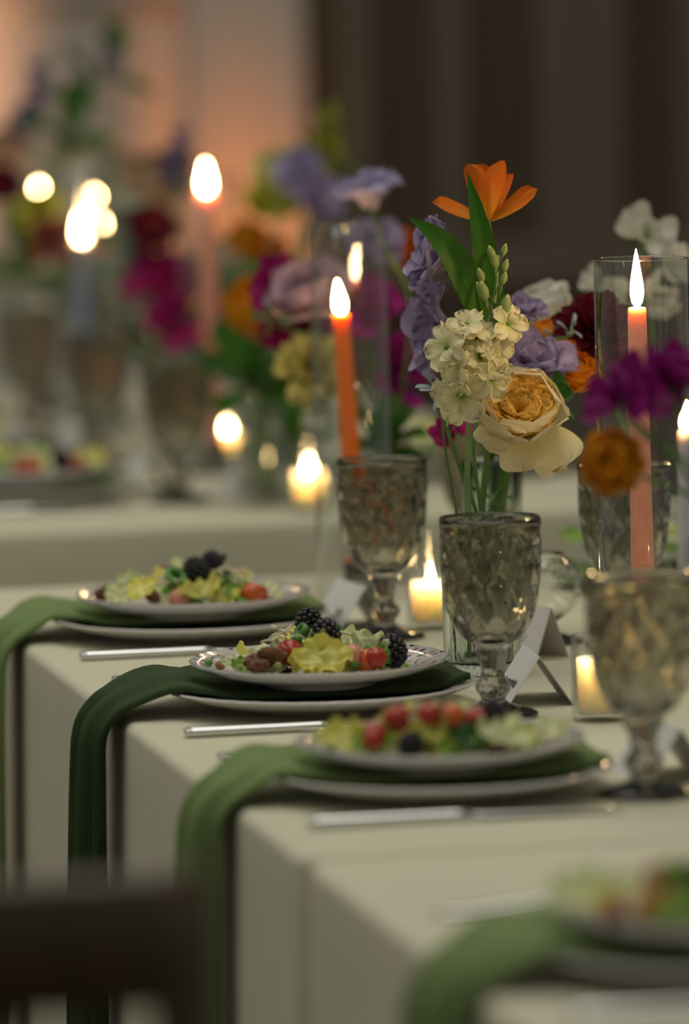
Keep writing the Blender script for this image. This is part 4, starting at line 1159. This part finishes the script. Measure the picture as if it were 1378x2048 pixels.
def flower(kind, px, py, Y, s, mat, vase, vh, axd, name, label, group, stem=True, mat2=None, rad=0.0017, bow=0.0, few=False, sm=None, fixed=None):
    P = at(px, py, Y)
    ax = dirv(P, *axd)
    b = Vector((vase[0], vase[1], 0.75))
    r = root(name, label, 'flower', b + Vector((rnd(-0.008, 0.008), rnd(-0.008, 0.008), 0.013)), group)
    H = axis_mat(P, ax, rnd(0, 6), s)
    hb = P - ax * 0.0
    if kind == 'lis':
        hb = P - ax * 0.022 * s
        H = axis_mat(hb, ax, rnd(0, 6), s)
        put_petals(r, H, [(3, P_LIS, 2, 0.001, 0.006, 0.72, 14), (4, P_LIS, 16, 0.002, 0.003, 0.85, 14), (6, P_LIS, 34, 0.002, 0, 1.0, 12)][(1 if few else 0):], mat)
    elif kind == 'rose':
        hb = P - ax * 0.018 * s
        H = axis_mat(hb, ax, 0, s)
        put_petals(r, H, [(5, P_CUP, 27, 0.004, -0.006, 1.12, 8), (6, P_CUP, 20, 0.004, -0.003, 1.02, 8)], mat)
        m2 = mat2 or mat
        for k in range(0, 8, 2 if few else 1):
            put_petals(r, H, [(4 + int(1.6 * k), P_ROSE_I, 10 + 2.0 * k, 0.0015 + 0.0019 * k, 0.0175 - 0.0003 * k, 0.74 + 0.035 * k, 16)], m2)
    elif kind == 'rosebud':
        hb = P - ax * 0.026 * s
        H = axis_mat(hb, ax, 0, s)
        put_petals(r, H, [(2, P_BOWL, -16, 0.004, 0.004, 0.72, 6), (3, P_BOWL, -9, 0.006, 0.002, 0.82, 6), (4, P_BOWL, 2, 0.007, 0.001, 0.9, 6), (5, P_ROSE_O, 24, 0.006, 0, 0.98, 8), (5, P_ROSE_O, 46, 0.005, -0.003, 1.05, 8)], mat)
    elif kind == 'ran':
        hb = P - ax * 0.012 * s
        H = axis_mat(hb, ax, 0, s)
        rings = [(4, P_RAN, -34, 0.001, 0.004, 0.45, 8), (5, P_RAN, -26, 0.002, 0.003, 0.60, 8), (6, P_RAN, -16, 0.003, 0.002, 0.74, 8), (7, P_RAN, -4, 0.004, 0.001, 0.85, 8), (8, P_RAN, 10, 0.004, 0, 0.94, 8), (8, P_RAN, 26, 0.004, -0.001, 1.0, 8), (8, P_RAN, 44, 0.003, -0.002, 1.03, 8)]
        put_petals(r, H, rings[2:] if few else rings, mat)
        part(r, 'center', ME_EYE, M_EYEG, H @ Matrix.Translation((0, 0, 0.010)) @ Matrix.Scale(1.3, 4))
    elif kind == 'pea':
        hb = P - ax * 0.012 * s
        H = axis_mat(hb, ax, rnd(-.5, .5), s)
        put_petals(r, H, [(2, P_PEA, 52, 0.002, 0, 1.15, 22), (1, P_PEA, 25, 0.002, 0, 1.0, 20), (2, P_PEA, 10, 0.002, 0.002, 0.7, 14)], mat)
    elif kind == 'point':
        n = 16 if few else 30
        put_petals(r, H, [(n // 3, P_POINT, 15, 0.002, 0, 0.8, 12), (n // 2, P_POINT, 45, 0.003, 0, 1, 14), (n // 2, P_POINT, 80, 0.003, -0.002, 1, 14)], mat)
        part(r, 'center', ME_EYE, M_EYEG if mat is not C_BURG else C_BURG, H @ Matrix.Scale(1.6, 4))
    elif kind == 'bowl':
        hb = P - ax * 0.024 * s
        H = axis_mat(hb, ax, 0.5, s)
        put_petals(r, H, [(3, P_BOWL, 4, 0.003, 0.002, 0.92, 6), (3, P_BOWL, 14, 0.004, 0, 1.0, 6)], mat)
    elif kind == 'spike':
        # florets up a stalk along ax
        n = 7 if few else 12
        top = P + ax * 0.07 * s
        part(r, 'stalk', tube('stalk', [P - ax * 0.05 * s, P, top], 0.0014, 0.0009, 8, 6), M_STEM_PALE)
        for k in range(n):
            t = k / n
            c = P - ax * 0.05 * s + ax * 0.115 * s * t
            az = k * 2.4
            side = (ax.orthogonal().normalized())
            side = Matrix.Rotation(az, 3, ax) @ side
            fax = (side + ax * 0.35).normalized()
            Hf = axis_mat(c + side * 0.005, fax, rnd(0, 6), s * (1 - 0.55 * t))
            e = part(r, 'floret', ME_EYE, mat2 or M_EYEG, Hf)
            for j in range(5):
                M = Hf @ Matrix.Rotation(j * 1.257, 4, 'Z') @ Matrix.Rotation(math.radians(38 + rnd(-8, 8)), 4, 'Y')
                part(e, 'petal', P_SMALL[j % 4], mat, M)
        hb = P - ax * 0.05 * s
    if kind in ('lis', 'rose', 'rosebud', 'ran', 'pea') and group != BB_NAME:
        for k in range(4):
            part(r, 'sepal', ME_SEPAL, M_LEAF_MID, axis_mat(hb - ax * 0.001, ax, k * 1.57, s) @ Matrix.Translation((0.001, 0, -0.002)) @ Matrix.Rotation(math.radians(50), 4, 'Y'))
    if fixed is None:
        far = Y > 1.4
        hb = hb + settle(r, px, py, Y, 0.20 if far else 0.12, 14 if far else 5)
    STEMS.append((r, vase, vh, hb, ax, rad, sm or M_STEM, bow))
    return r
# --- bouquet in the ribbed vase behind the in-focus goblet
B1 = 'flowers of the in-focus bouquet'
flower('rose', 1036, 828, 0.392, 1.10, C_IVORY, V1, 0.128, (0.02, 0.62, 0.78), 'garden_rose', 'large yellow garden rose with ivory outer petals', B1, mat2=C_YEL, rad=0.0024, fixed=True)
P_GUARD = [petal('rose_guard', 0.048, 0.027, 0.30, 0.7, 0.14, 0.14, seed=i, a0=-0.3, nu=12, nv=14) for i in range(3)]
gr = [o for o in col.objects if o.name == 'garden_rose'][0]
for gi, (px, py, tx, tz, sc2) in enumerate([(1088, 895, 0.60, -0.85, 0.95), (1040, 900, 0.05, -0.95, 0.80), (1000, 878, -0.45, -0.75, 0.72)]):   # drooping guard petals
    A = at(px - 0.35 * (px - 1040), py - 45, 0.391 - 0.004 * gi)
    z = dirv(A, tx, tz, 0.25); x = (-FW - z * (-FW).dot(z)).normalized(); y = z.cross(x)
    part(gr, 'petal', P_GUARD[gi], C_IVORY, Matrix.Translation(A) @ Matrix((x, y, z)).transposed().to_4x4() @ Matrix.Scale(sc2, 4))
solid_thing(gr)
# tulip
Pt = at(975, 440, 0.405)
tu = root('tulip', 'open orange tulip with two long green leaves', 'flower', Vector((V1[0], V1[1], 0.763)), B1)
Vt = Vector((0, 0, 1))
P_TUL = [petal('tulip', 0.053, 0.0165, 0.42, -0.45, 0.05, 0.03, seed=i, a0=0.42, base=0.45, tip=0.93, nu=14, nv=12) for i in range(3)]
P_TULF = [petal('tulip_fall', 0.046, 0.0130, 0.35, -0.5, 0.06, 0.03, seed=i, a0=0.45, base=0.5, tip=1.0) for i in range(2)]
Ht = axis_mat(Pt, dirv(Pt, 0.0, 1, 0.12), 0, 1)
az0 = math.atan2(RT.y, RT.x)
Hq = Matrix.Translation(Pt) @ Matrix.Rotation(az0, 4, 'Z')
for (az, tilt, roll, mes, s) in [(-140, 10, 0, P_TUL[0], 0.98), (-38, 6, 0, P_TUL[1], 1.0), (-14, 50, 38, P_TULF[0], 1.05), (196, 60, -30, P_TULF[1], 1.05), (28, 20, 0, P_TUL[2], 0.84), (110, 10, 0, P_TUL[0], 0.95)]:
    part(tu, 'petal', mes, C_ORANGE, Hq @ Matrix.Rotation(math.radians(az), 4, 'Z') @ Matrix.Translation((0.003, 0, 0)) @ Matrix.Rotation(math.radians(tilt), 4, 'Y') @ Matrix.Rotation(math.radians(roll), 4, 'Z') @ Matrix.Scale(s, 4))
part(tu, 'stem', tube('tulip_stem', [Vector((V1[0], V1[1], 0.765)), at(965, 1020, 0.42), at(988, 760, 0.42), at(990, 560, 0.41), Pt], 0.0028, 0.0026, 24, 10), M_STEM)
up2 = VIEW(Pt)
part(tu, 'leaf', blade('tulip_leaf', [at(982, 760, 0.415), at(975, 655, 0.405), at(935, 560, 0.39), at(880, 480, 0.38), at(818, 435, 0.385)], 0.0140, 0.30, 24, 8, up2, 0.9, 0.25), M_LEAF)
part(tu, 'leaf', blade('tulip_leaf', [at(992, 760, 0.42), at(988, 640, 0.40), at(975, 540, 0.388), at(958, 440, 0.380), at(935, 345, 0.385)], 0.0118, 0.25, 24, 8, up2, 0.9, -0.15), M_LEAF)
# stock
st = root('stock', 'cream stock spike with ruffled florets and pale green buds', 'flower', Vector((V1[0] - 0.006, V1[1] - 0.01, 0.763)), B1)
SY = 0.365
part(st, 'stem', tube('stock_stem', [Vector((V1[0] - 0.006, V1[1] - 0.01, 0.765)), at(936, 1020, 0.405), at(937, 880, SY + 0.02), at(945, 740, SY + 0.012), at(985, 620, SY + 0.01), at(997, 510, SY + 0.01)], 0.0034, 0.0014, 28, 10), M_STEM_PALE)
P_STK = [petal('stock', 0.0215, 0.0105, 0.15, 1.0, 0.30, 0.28, seed=i, a0=0.1, nu=9, nv=10, base=0.25, freq=2.6) for i in range(5)]
for (px, py, dx, dz, dc, s, n) in [(888, 693, -0.5, 0.1, 0.85, 0.90, 6), (962, 712, 0.1, 0.0, 1, 1.10, 8), (920, 792, -0.25, -0.25, 0.95, 1.15, 8), (932, 640, -0.1, 0.7, 0.7, 0.72, 5), (1022, 645, 0.5, 0.2, 0.85, 0.75, 6), (990, 760, 0.5, -0.4, 0.8, 0.9, 6), (1000, 690, 0.6, 0.1, 0.7, 0.8, 6), (905, 745, -0.8, -0.1, 0.6, 0.9, 5), (950, 670, -0.2, 0.4, 0.9, 0.8, 6), (955, 650, 0.3, 0.5, 0.5, 0.7, 5)]:
    Pf = at(px, py, SY - 0.012)
    ax = dirv(Pf, dx, dz, dc)
    H = axis_mat(Pf - ax * 0.006, ax, rnd(0, 6), s)
    e = part(st, 'floret', ME_EYE, M_EYEG, H)
    for k in range(n):
        ring = k >= 5
        M = H @ Matrix.Rotation((k * 1.2566 + (0.6 if ring else 0) + rnd(-0.2, 0.2)), 4, 'Z') @ Matrix.Translation((0.0015, 0, 0.001)) @ Matrix.Rotation(math.radians((18 if ring else 52) + rnd(-10, 10)), 4, 'Y') @ Matrix.Scale(0.7 if ring else 1.0, 4)
        part(e, 'petal', P_STK[k % 5], C_STOCK, M)
M_BUD = solid('bud_green', (0.26, 0.34, 0.10), 0.55, 0.25, 60); M_BUDY = solid('bud_yellow', (0.56, 0.52, 0.14), 0.55, 0.2, 60)
for (px, py, L_, dx, dz) in [(987, 520, 0.013, -0.3, 1), (1005, 512, 0.011, 0.3, 1), (1006, 545, 0.012, 0.35, 1), (1004, 570, 0.012, 0.3, 1), (966, 565, 0.013, -0.3, 1), (972, 602, 0.018, -0.25, 1), (966, 588, 0.012, -0.5, 1), (1006, 632, 0.019, 0.25, 1), (990, 535, 0.014, -0.1, 1)]:
    Pb = at(px, py, SY - 0.004); ax = dirv(Pb, dx, dz, 0.2)
    e = part(st, 'bud', ME_BUD, M_BUD, axis_mat(Pb, ax, 0, L_))
    part(e, 'bud_tip', ME_BUD, M_BUDY, axis_mat(Pb + ax * L_ * 0.42, ax, 0, L_ * 0.62))
    part(st, 'pedicel', tube('pedicel', [Pb, Pb - ax * 0.008, at(990 if px > 960 else 970, py + 45, SY + 0.008)], 0.0008, 0.0008, 6, 5), M_STEM_PALE)
solid_thing(tu); solid_thing(st)
flower('lis', 862, 512, 0.47, 0.98, C_LAV, V1, 0.128, (-0.9, 0.35, 0.25), 'lisianthus', 'pale lavender lisianthus behind the long tulip leaf', B1, bow=-0.02, few=True)
flower('lis', 872, 665, 0.50, 1.15, C_LAV, V1, 0.128, (-0.95, 0.1, 0.3), 'lisianthus', 'lavender lisianthus facing sideways behind the cream stock', B1, few=True)
# silver sprig, blue-green leaves
def sprig(px, py, Y, n, s, mat, vase, vh, label, group, name='foliage_sprig', mes=None, spread=(20, 85), axd=(-0.5, 0.3, 0.4)):
    P = at(px, py, Y)
    ax = dirv(P, *axd)
    b = Vector((vase[0], vase[1], 0.763))
    r = root(name, label, 'foliage', b, group)
    hb = P - ax * 0.02 * s
    for k in range(n):
        t = k / max(1, n - 1)
        M = axis_mat(hb + ax * 0.02 * s * t, ax, k * 2.4, s) @ Matrix.Rotation(math.radians(spread[1] + (spread[0] - spread[1]) * t + rnd(-10, 10)), 4, 'Y')
        part(r, 'leaf', (mes or P_LEAFS)[k % 2], mat, M)
    d = settle(r, px, py, Y, 0.26 if Y > 1.4 else 0.12, 30 if Y > 1.4 else 7)
    STEMS.append((r, vase, vh, P + d, ax, 0.0012, M_STEM, 0.0))
    return r
# flowers in the slender vase
flower('lis', 1066, 722, 0.475, 0.98, C_LAV, V2, 0.16, (0.12, 0.75, 0.6), 'lisianthus', 'lavender lisianthus above the yellow rose', B1)
flower('ran', 1148, 748, 0.50, 0.98, C_RAN, V2, 0.16, (0.15, 0.75, 0.62), 'ranunculus', 'layered orange ranunculus beside the yellow rose', B1, rad=0.0026, sm=M_LEAF_GREY)
flower('lis', 1042, 622, 0.52, 0.62, C_LAV, V2, 0.16, (0.2, 0.9, 0.35), 'lisianthus', 'small lavender lisianthus beside the stock buds', B1)
flower('bowl', 1095, 618, 0.72, 0.95, C_WHITE, V2, 0.16, (-0.3, 0.8, 0.3), 'white_poppy', 'round greenish-white poppy behind the small lisianthus', B1)
flower('ran', 1126, 702, 0.53, 0.50, C_RAN, V2, 0.16, (-0.2, 0.6, 0.7), 'ranunculus', 'small orange ranunculus tucked behind the larger one', B1)
flower('ran', 1108, 672, 0.66, 0.95, C_RAN, V2, 0.16, (0.1, 0.95, 0.15), 'ranunculus', 'orange ranunculus below the white poppy', B1)
flower('point', 1192, 668, 0.56, 1.25, C_BURG, V2, 0.16, (0.1, 0.4, 0.9), 'burgundy_dahlia', 'deep burgundy flower with pointed petals beside the glass cylinder', B1)
flower('point', 1235, 700, 0.62, 0.9, C_BURG, V2, 0.16, (0.4, 0.1, 0.8), 'burgundy_dahlia', 'smaller burgundy flower seen through the glass cylinder', B1)
flower('pea', 903, 852, 0.62, 0.55, C_MAGR, V2, 0.16, (-0.3, 0.3, 0.8), 'sweet_pea', 'small magenta sweet pea under the cream stock', B1)
sprig(868, 775, 0.40, 8, 0.62, M_LEAF_SILVER, V1, 0.128, 'small silver-blue leaf sprig below the cream stock', B1)
sprig(1112, 676, 0.58, 16, 0.55, M_LEAF_GREY, V2, 0.16, 'grey-green thistle-like sprig beside the lavender lisianthus', B1, axd=(0.3, 0.7, 0.6))
sprig(1145, 652, 0.50, 5, 0.5, M_LEAF_SILVER, V2, 0.16, 'silver leaf sprig below the burgundy flower', B1, axd=(0.5, 0.5, 0.4))
sprig(1100, 800, 0.46, 5, 0.6, M_LEAF, V2, 0.16, 'dark green leaves tucked behind the yellow rose', B1, mes=P_LEAFW, axd=(0.5, 0.4, 0.2))
sprig(995, 985, 0.50, 4, 0.8, M_LEAF, V1, 0.128, 'thin dark green leaves above the ribbed vase rim', B1, mes=P_LEAFS, axd=(0.4, 0.6, 0.4))
# white sweet peas
B3 = 'white sweet peas'
for (px, py, s, a, lab) in [(1295, 462, 1.15, (0.1, 0.3, 0.9), 'white sweet pea, topmost of the bunch'), (1345, 528, 1.05, (0.6, 0.2, 0.6), 'white sweet pea just above the cylinder rim'), (1192, 562, 0.75, (-0.7, 0.4, 0.4), 'white sweet pea outside the cylinder rim'), (1232, 608, 1.0, (-0.2, 0.2, 0.9), 'white sweet pea beside the burgundy flower'), (1318, 590, 1.0, (0.4, -0.1, 0.9), 'white sweet pea behind the coral candle'), (1195, 610, 0.8, (-0.4, 0.0, 0.9), 'lowest white sweet pea of the bunch')]:
    flower('pea', px, py, 0.80, s * 0.66, C_WHITE, V3, 0.15, a, 'sweet_pea', lab, B3)
# --- bouquet at the table end
B4 = 'flowers of the bouquet at the table end'
flower('rosebud', 622, 588, 1.12, 1.02, C_LILAC, V4, 0.14, (-0.2, 0.75, 0.55), 'rose', 'dusty lilac rose behind the orange candle cylinder', B4)
flower('pea', 552, 580, 1.17, 0.95, C_MAGR, V4, 0.14, (-0.6, 0.3, 0.7), 'magenta_bloom', 'crimson magenta bloom left behind the lilac rose', B4)
flower('pea', 598, 650, 1.17, 1.0, C_MAGR, V4, 0.14, (-0.2, -0.3, 0.9), 'magenta_bloom', 'crimson magenta bloom under the lilac rose', B4)
flower('point', 624, 738, 1.15, 1.20, C_LEMON, V4, 0.14, (-0.2, 0.1, 0.95), 'lemon_chrysanthemum', 'pale lemon bloom with broad petals below the lilac rose', B4)
flower('lis', 738, 382, 1.05, 0.92, C_LAV_PALE, V4, 0.14, (-0.2, 0.95, 0.2), 'lisianthus', 'pale lavender lisianthus above the candle cylinder', B4)
flower('lis', 742, 490, 1.22, 0.85, C_LAV, V4, 0.14, (0.1, 0.5, 0.7), 'lisianthus', 'lavender lisianthus seen through the candle cylinder', B4)
flower('ran', 800, 500, 1.32, 0.95, C_ORANGE, V4, 0.14, (0.3, 0.3, 0.8), 'ranunculus', 'orange bloom behind the lavender lisianthus of the table end bouquet', B4)
flower('pea', 738, 622, 1.18, 0.95, C_MAG, V4, 0.14, (0.2, 0.2, 0.9), 'magenta_bloom', 'purple magenta bloom right of the orange candle flame', B4)
flower('pea', 795, 745, 1.18, 1.1, C_MAG, V4, 0.14, (0.5, 0.1, 0.8), 'magenta_bloom', 'purple magenta bloom between candle cylinder and lisianthus', B4)
flower('bowl', 520, 625, 1.55, 1.45, C_MARI, VB[0], 0.135, (-0.1, 0.85, 0.5), 'orange_poppy', 'golden orange cup-shaped poppy beside the magenta bloom', B4)
sprig(530, 632, 1.12, 7, 0.7, M_LEAF_MID, V4, 0.14, 'small green sprig in front of the orange poppy', B4, axd=(-0.8, 0.1, 0.5))
sprig(775, 875, 1.15, 12, 0.9, M_LEAF, V4, 0.14, 'dark green leaves at the rim of the end bud vase', B4, mes=P_LEAFW, axd=(0.1, 0.9, 0.3))
# --- blooms on the adjoining side, close to the viewer
B5 = 'blooms leaning over the goblet at the cloth joint'
flower('ran', 1226, 925, -0.30, 1.02, C_MARI, V5, 0.15, (-0.25, 0.15, 0.95), 'ranunculus', 'golden orange ranunculus leaning over the goblet', B5, bow=0.02)
for (px, py, sz, a, lab) in [(1350, 748, 0.85, (0.5, 0.7, 0.5), 'deep magenta bloom above the coral candle, highest of three'), (1290, 776, 0.78, (0.2, 0.6, 0.7), 'deep magenta bloom right above the golden orange ranunculus'), (1232, 795, 0.74, (-0.5, 0.5, 0.7), 'deep magenta bloom in front of the glass cylinder edge')]:
    flower('pea', px, py, -0.30, sz, C_MAG, V5, 0.15, a, 'magenta_bloom', lab, B5)

# ------------------------------------------------------------------ flowers on the second table
BB = BB_NAME
bk = [  # kind, px, py, vase index, dY, scale, material, name, label
    ('spike', 75, 165, 2, 0.05, 0.9, C_BLUE, 'delphinium', 'violet blue delphinium, tallest beside the warm wall'),
    ('spike', 215, 108, 2, -0.1, 0.7, C_LAV, 'delphinium', 'thin mauve delphinium tip above the long leaf'),
    ('spike', 360, 292, 1, 0.1, 0.8, C_BLUE, 'delphinium', 'violet blue delphinium above the tan bloom'),
    ('lis', 40, 245, 3, 0, 0.9, C_LAV, 'lisianthus', 'mauve lisianthus over the peach bloom'),
    ('rose', 15, 305, 3, 0, 1.4, C_PEACH, 'rose', 'peach rose at the far part of the second table'),
    ('rose', 8, 375, 3, -0.2, 1.2, C_BURG, 'rose', 'dark burgundy rose below the peach rose'),
    ('bowl', 135, 325, 2, 0.1, 1.7, C_GWHITE, 'white_poppy', 'large cream poppy of the second table'),
    ('lis', 85, 420, 2, -0.15, 1.2, C_CHART, 'chartreuse_bloom', 'chartreuse bloom near the blue taper'),
    ('rose', 230, 375, 2, 0.2, 1.1, C_GWHITE, 'rose', 'cream rose behind the blue taper flame'),
    ('ran', 245, 320, 3, 0, 0.9, C_TAN, 'ranunculus', 'brown ranunculus over the cream rose'),
    ('rose', 325, 365, 1, 0.15, 1.7, C_TAN, 'rose', 'wide tan garden rose of the second table'),
    ('rose', 290, 425, 1, 0.1, 1.2, C_PEACH, 'rose', 'peach rose under the tan garden rose'),
    ('rose', 302, 462, 1, -0.1, 1.2, C_BURG, 'rose', 'dark burgundy rose beside the coral taper'),
    ('point', 100, 485, 2, -0.2, 1.7, C_BRICK, 'dahlia', 'brick red dahlia beside the blue taper'),
    ('rose', 250, 590, 1, 0.0, 1.1, C_GWHITE, 'rose', 'cream rose low beside the blue taper'),
    ('pea', 325, 560, 1, -0.15, 1.8, C_MAGR, 'magenta_bloom', 'crimson bloom left of the coral taper'),
    ('pea', 350, 640, 1, -0.2, 1.5, C_MAGR, 'magenta_bloom', 'low crimson bloom above the first goblet of the second table'),
    ('pea', 385, 580, 1, 0.05, 1.5, C_BURG, 'burgundy_bloom', 'burgundy bloom behind the coral taper'),
    ('rose', 552, 395, 0, 0.34, 1.4, C_CHART, 'rose', 'chartreuse rose beside the lavender blooms'),
    ('lis', 545, 335, 0, 0.25, 1.0, C_LEMON, 'lisianthus', 'pale lemon lisianthus over the chartreuse rose'),
    ('ran', 495, 480, 0, 0.3, 1.5, C_MARI, 'ranunculus', 'golden orange ranunculus beside the coral taper'),
    ('ran', 545, 505, 0, 0.2, 1.2, C_ORANGE, 'ranunculus', 'orange ranunculus over the golden poppy'),
    ('lis', 600, 340, 0, 0.1, 1.25, C_LAV_PALE, 'lisianthus', 'pale lavender lisianthus high on the second table'),
    ('lis', 640, 400, 0, 0.0, 1.25, C_LAV, 'lisianthus', 'lavender lisianthus under the green snapdragon'),
    ('spike', 655, 262, 0, 0.1, 0.9, C_CHART, 'snapdragon', 'green snapdragon spike, tallest before the dark panelling'),
    ('spike', 620, 305, 0, 0.2, 0.6, C_CHART, 'snapdragon', 'small green snapdragon beside the pale lavender lisianthus'),
    ('rose', 430, 520, 1, 0.2, 1.2, C_GWHITE, 'rose', 'cream rose behind the coral taper'),
    ('bowl', 20, 560, 3, -0.3, 1.6, C_GWHITE, 'white_poppy', 'cream poppy low at the far part of the second table'),
]
for (k, px, py, vi, dy, s, mt, nm, lab) in bk:
    vx, vy = VB[vi]
    flower(k, px, py, vy + dy, s * (1.1 if k == 'spike' else 0.70), mt, VB[vi], 0.135, (rnd(-0.3, 0.3), 0.5, 0.75), nm, lab, BB, few=True, mat2=C_CHART if nm == 'snapdragon' else None)
for (px, py, vi, s, mt, lab, axd, n) in [(200, 150, 2, 1.6, M_LEAF_MID, 'long green leaf sprig under the mauve delphinium', (0.6, 0.7, 0.1), 4), (140, 255, 2, 1.5, M_LEAF, 'green leaf sprig above the cream poppy', (0.2, 0.8, 0.3), 5), (50, 520, 2, 1.6, M_LEAF_MID, 'bright green leaves low beside the brick dahlia', (0.1, 0.9, 0.2), 8),
                                        (330, 690, 1, 1.5, M_LEAF, 'dark green leaves above the first goblet of the second table', (0.1, 0.7, 0.3), 8), (450, 620, 1, 1.7, M_LEAF, 'dark green leaves beside the coral taper', (0.2, 0.7, 0.3), 10), (590, 890, 0, 1.3, M_LEAF, 'green leaves in the end vase of the second table', (0.0, 0.9, 0.2), 8),
                                        (462, 700, 1, 1.5, M_LEAF, 'dark green leaves low behind the coral taper', (0.2, 0.7, 0.3), 10), (500, 745, 0, 1.4, M_LEAF, 'dark green leaves low beside the golden poppy', (-0.3, 0.7, 0.3), 10),
                                        (270, 500, 1, 1.6, M_LEAF_GREY, 'grey-green leaves behind the tan garden rose', (0.0, 0.8, 0.2), 8), (150, 600, 2, 1.6, M_LEAF_GREY, 'grey-green leaves behind the second goblet', (0.0, 0.8, 0.2), 9), (560, 760, 0, 1.4, M_LEAF, 'dark leaves beneath the golden orange poppy', (0.0, 0.8, 0.2), 9)]:
    sprig(px, py, VB[vi][1], n, s, mt, VB[vi], 0.135, lab, BB, mes=P_LEAFW, axd=axd)

route_stems()

# ------------------------------------------------------------------ wooden chair
M_CH = wood('dark_chair_wood', (0.052, 0.034, 0.014), (0.085, 0.056, 0.026), 4, 0.45)
M_CUSH = solid('cream_cushion', (0.62, 0.58, 0.44), 0.9, 0.06, 10, 0.3, 500)
cp = on(352, 1735, 0.885)
ch = root('wooden_chair', 'dark wooden chair with a cream seat pad, turned away from the table edge', 'chair', (cp.x - 0.20, cp.y, 0.0), None, Matrix.Rotation(-0.16, 3, 'Z'))
for s in (-1, 1):
    part(ch, 'back_post', tube('back_post', [(s * 0.20, 0.02, 0.0), (s * 0.20, 0.0, 0.45), (s * 0.20, 0.0, 0.70), (s * 0.20, -0.005, 0.878)], 0.017, 0.0165, 16, 12), M_CH, local=True)
    part(ch, 'front_leg', tube('front_leg', [(s * 0.205, 0.40, 0.0), (s * 0.205, 0.40, 0.44)], 0.015, 0.018, 8, 12), M_CH, local=True)
    part(ch, 'side_rail', boxm('side_rail', 0.022, 0.38, 0.045, 0.004), M_CH, Matrix.Translation((s * 0.2, 0.2, 0.395)), local=True)
    part(ch, 'stretcher', tube('stretcher', [(s * 0.2, 0.02, 0.2), (s * 0.205, 0.40, 0.2)], 0.009, 0.009, 4, 8), M_CH, local=True)
rail = []
for i in range(13):
    x = -0.215 + 0.43 * i / 12
    yy = -0.02 * (1 - (2 * i / 12 - 1) ** 2)
    rail.append([(x, yy + 0.013 * c, 0.853 + 0.035 * d) for c, d in ((-1, -1), (1, -1), (1, 0.85), (0.6, 1), (-0.6, 1), (-1, 0.85))])
part(ch, 'top_rail', loft('top_rail', rail), M_CH, local=True)
for s in (-1, 1):
    part(ch, 'cross_slat', tube('cross_slat', [(s * 0.185, -0.004, 0.50), (s * 0.10, -0.016, 0.62), (0, -0.018 - 0.012 * (s > 0), 0.70), (-s * 0.11, -0.012, 0.825)], 0.010, 0.010, 14, 8), M_CH, local=True)
part(ch, 'seat', boxm('seat', 0.43, 0.43, 0.025, 0.008), M_CH, Matrix.Translation((0, 0.2, 0.44)), local=True)
part(ch, 'seat_pad', boxm('seat_pad', 0.39, 0.38, 0.04, 0.016), M_CUSH, Matrix.Translation((0, 0.215, 0.465)), local=True)
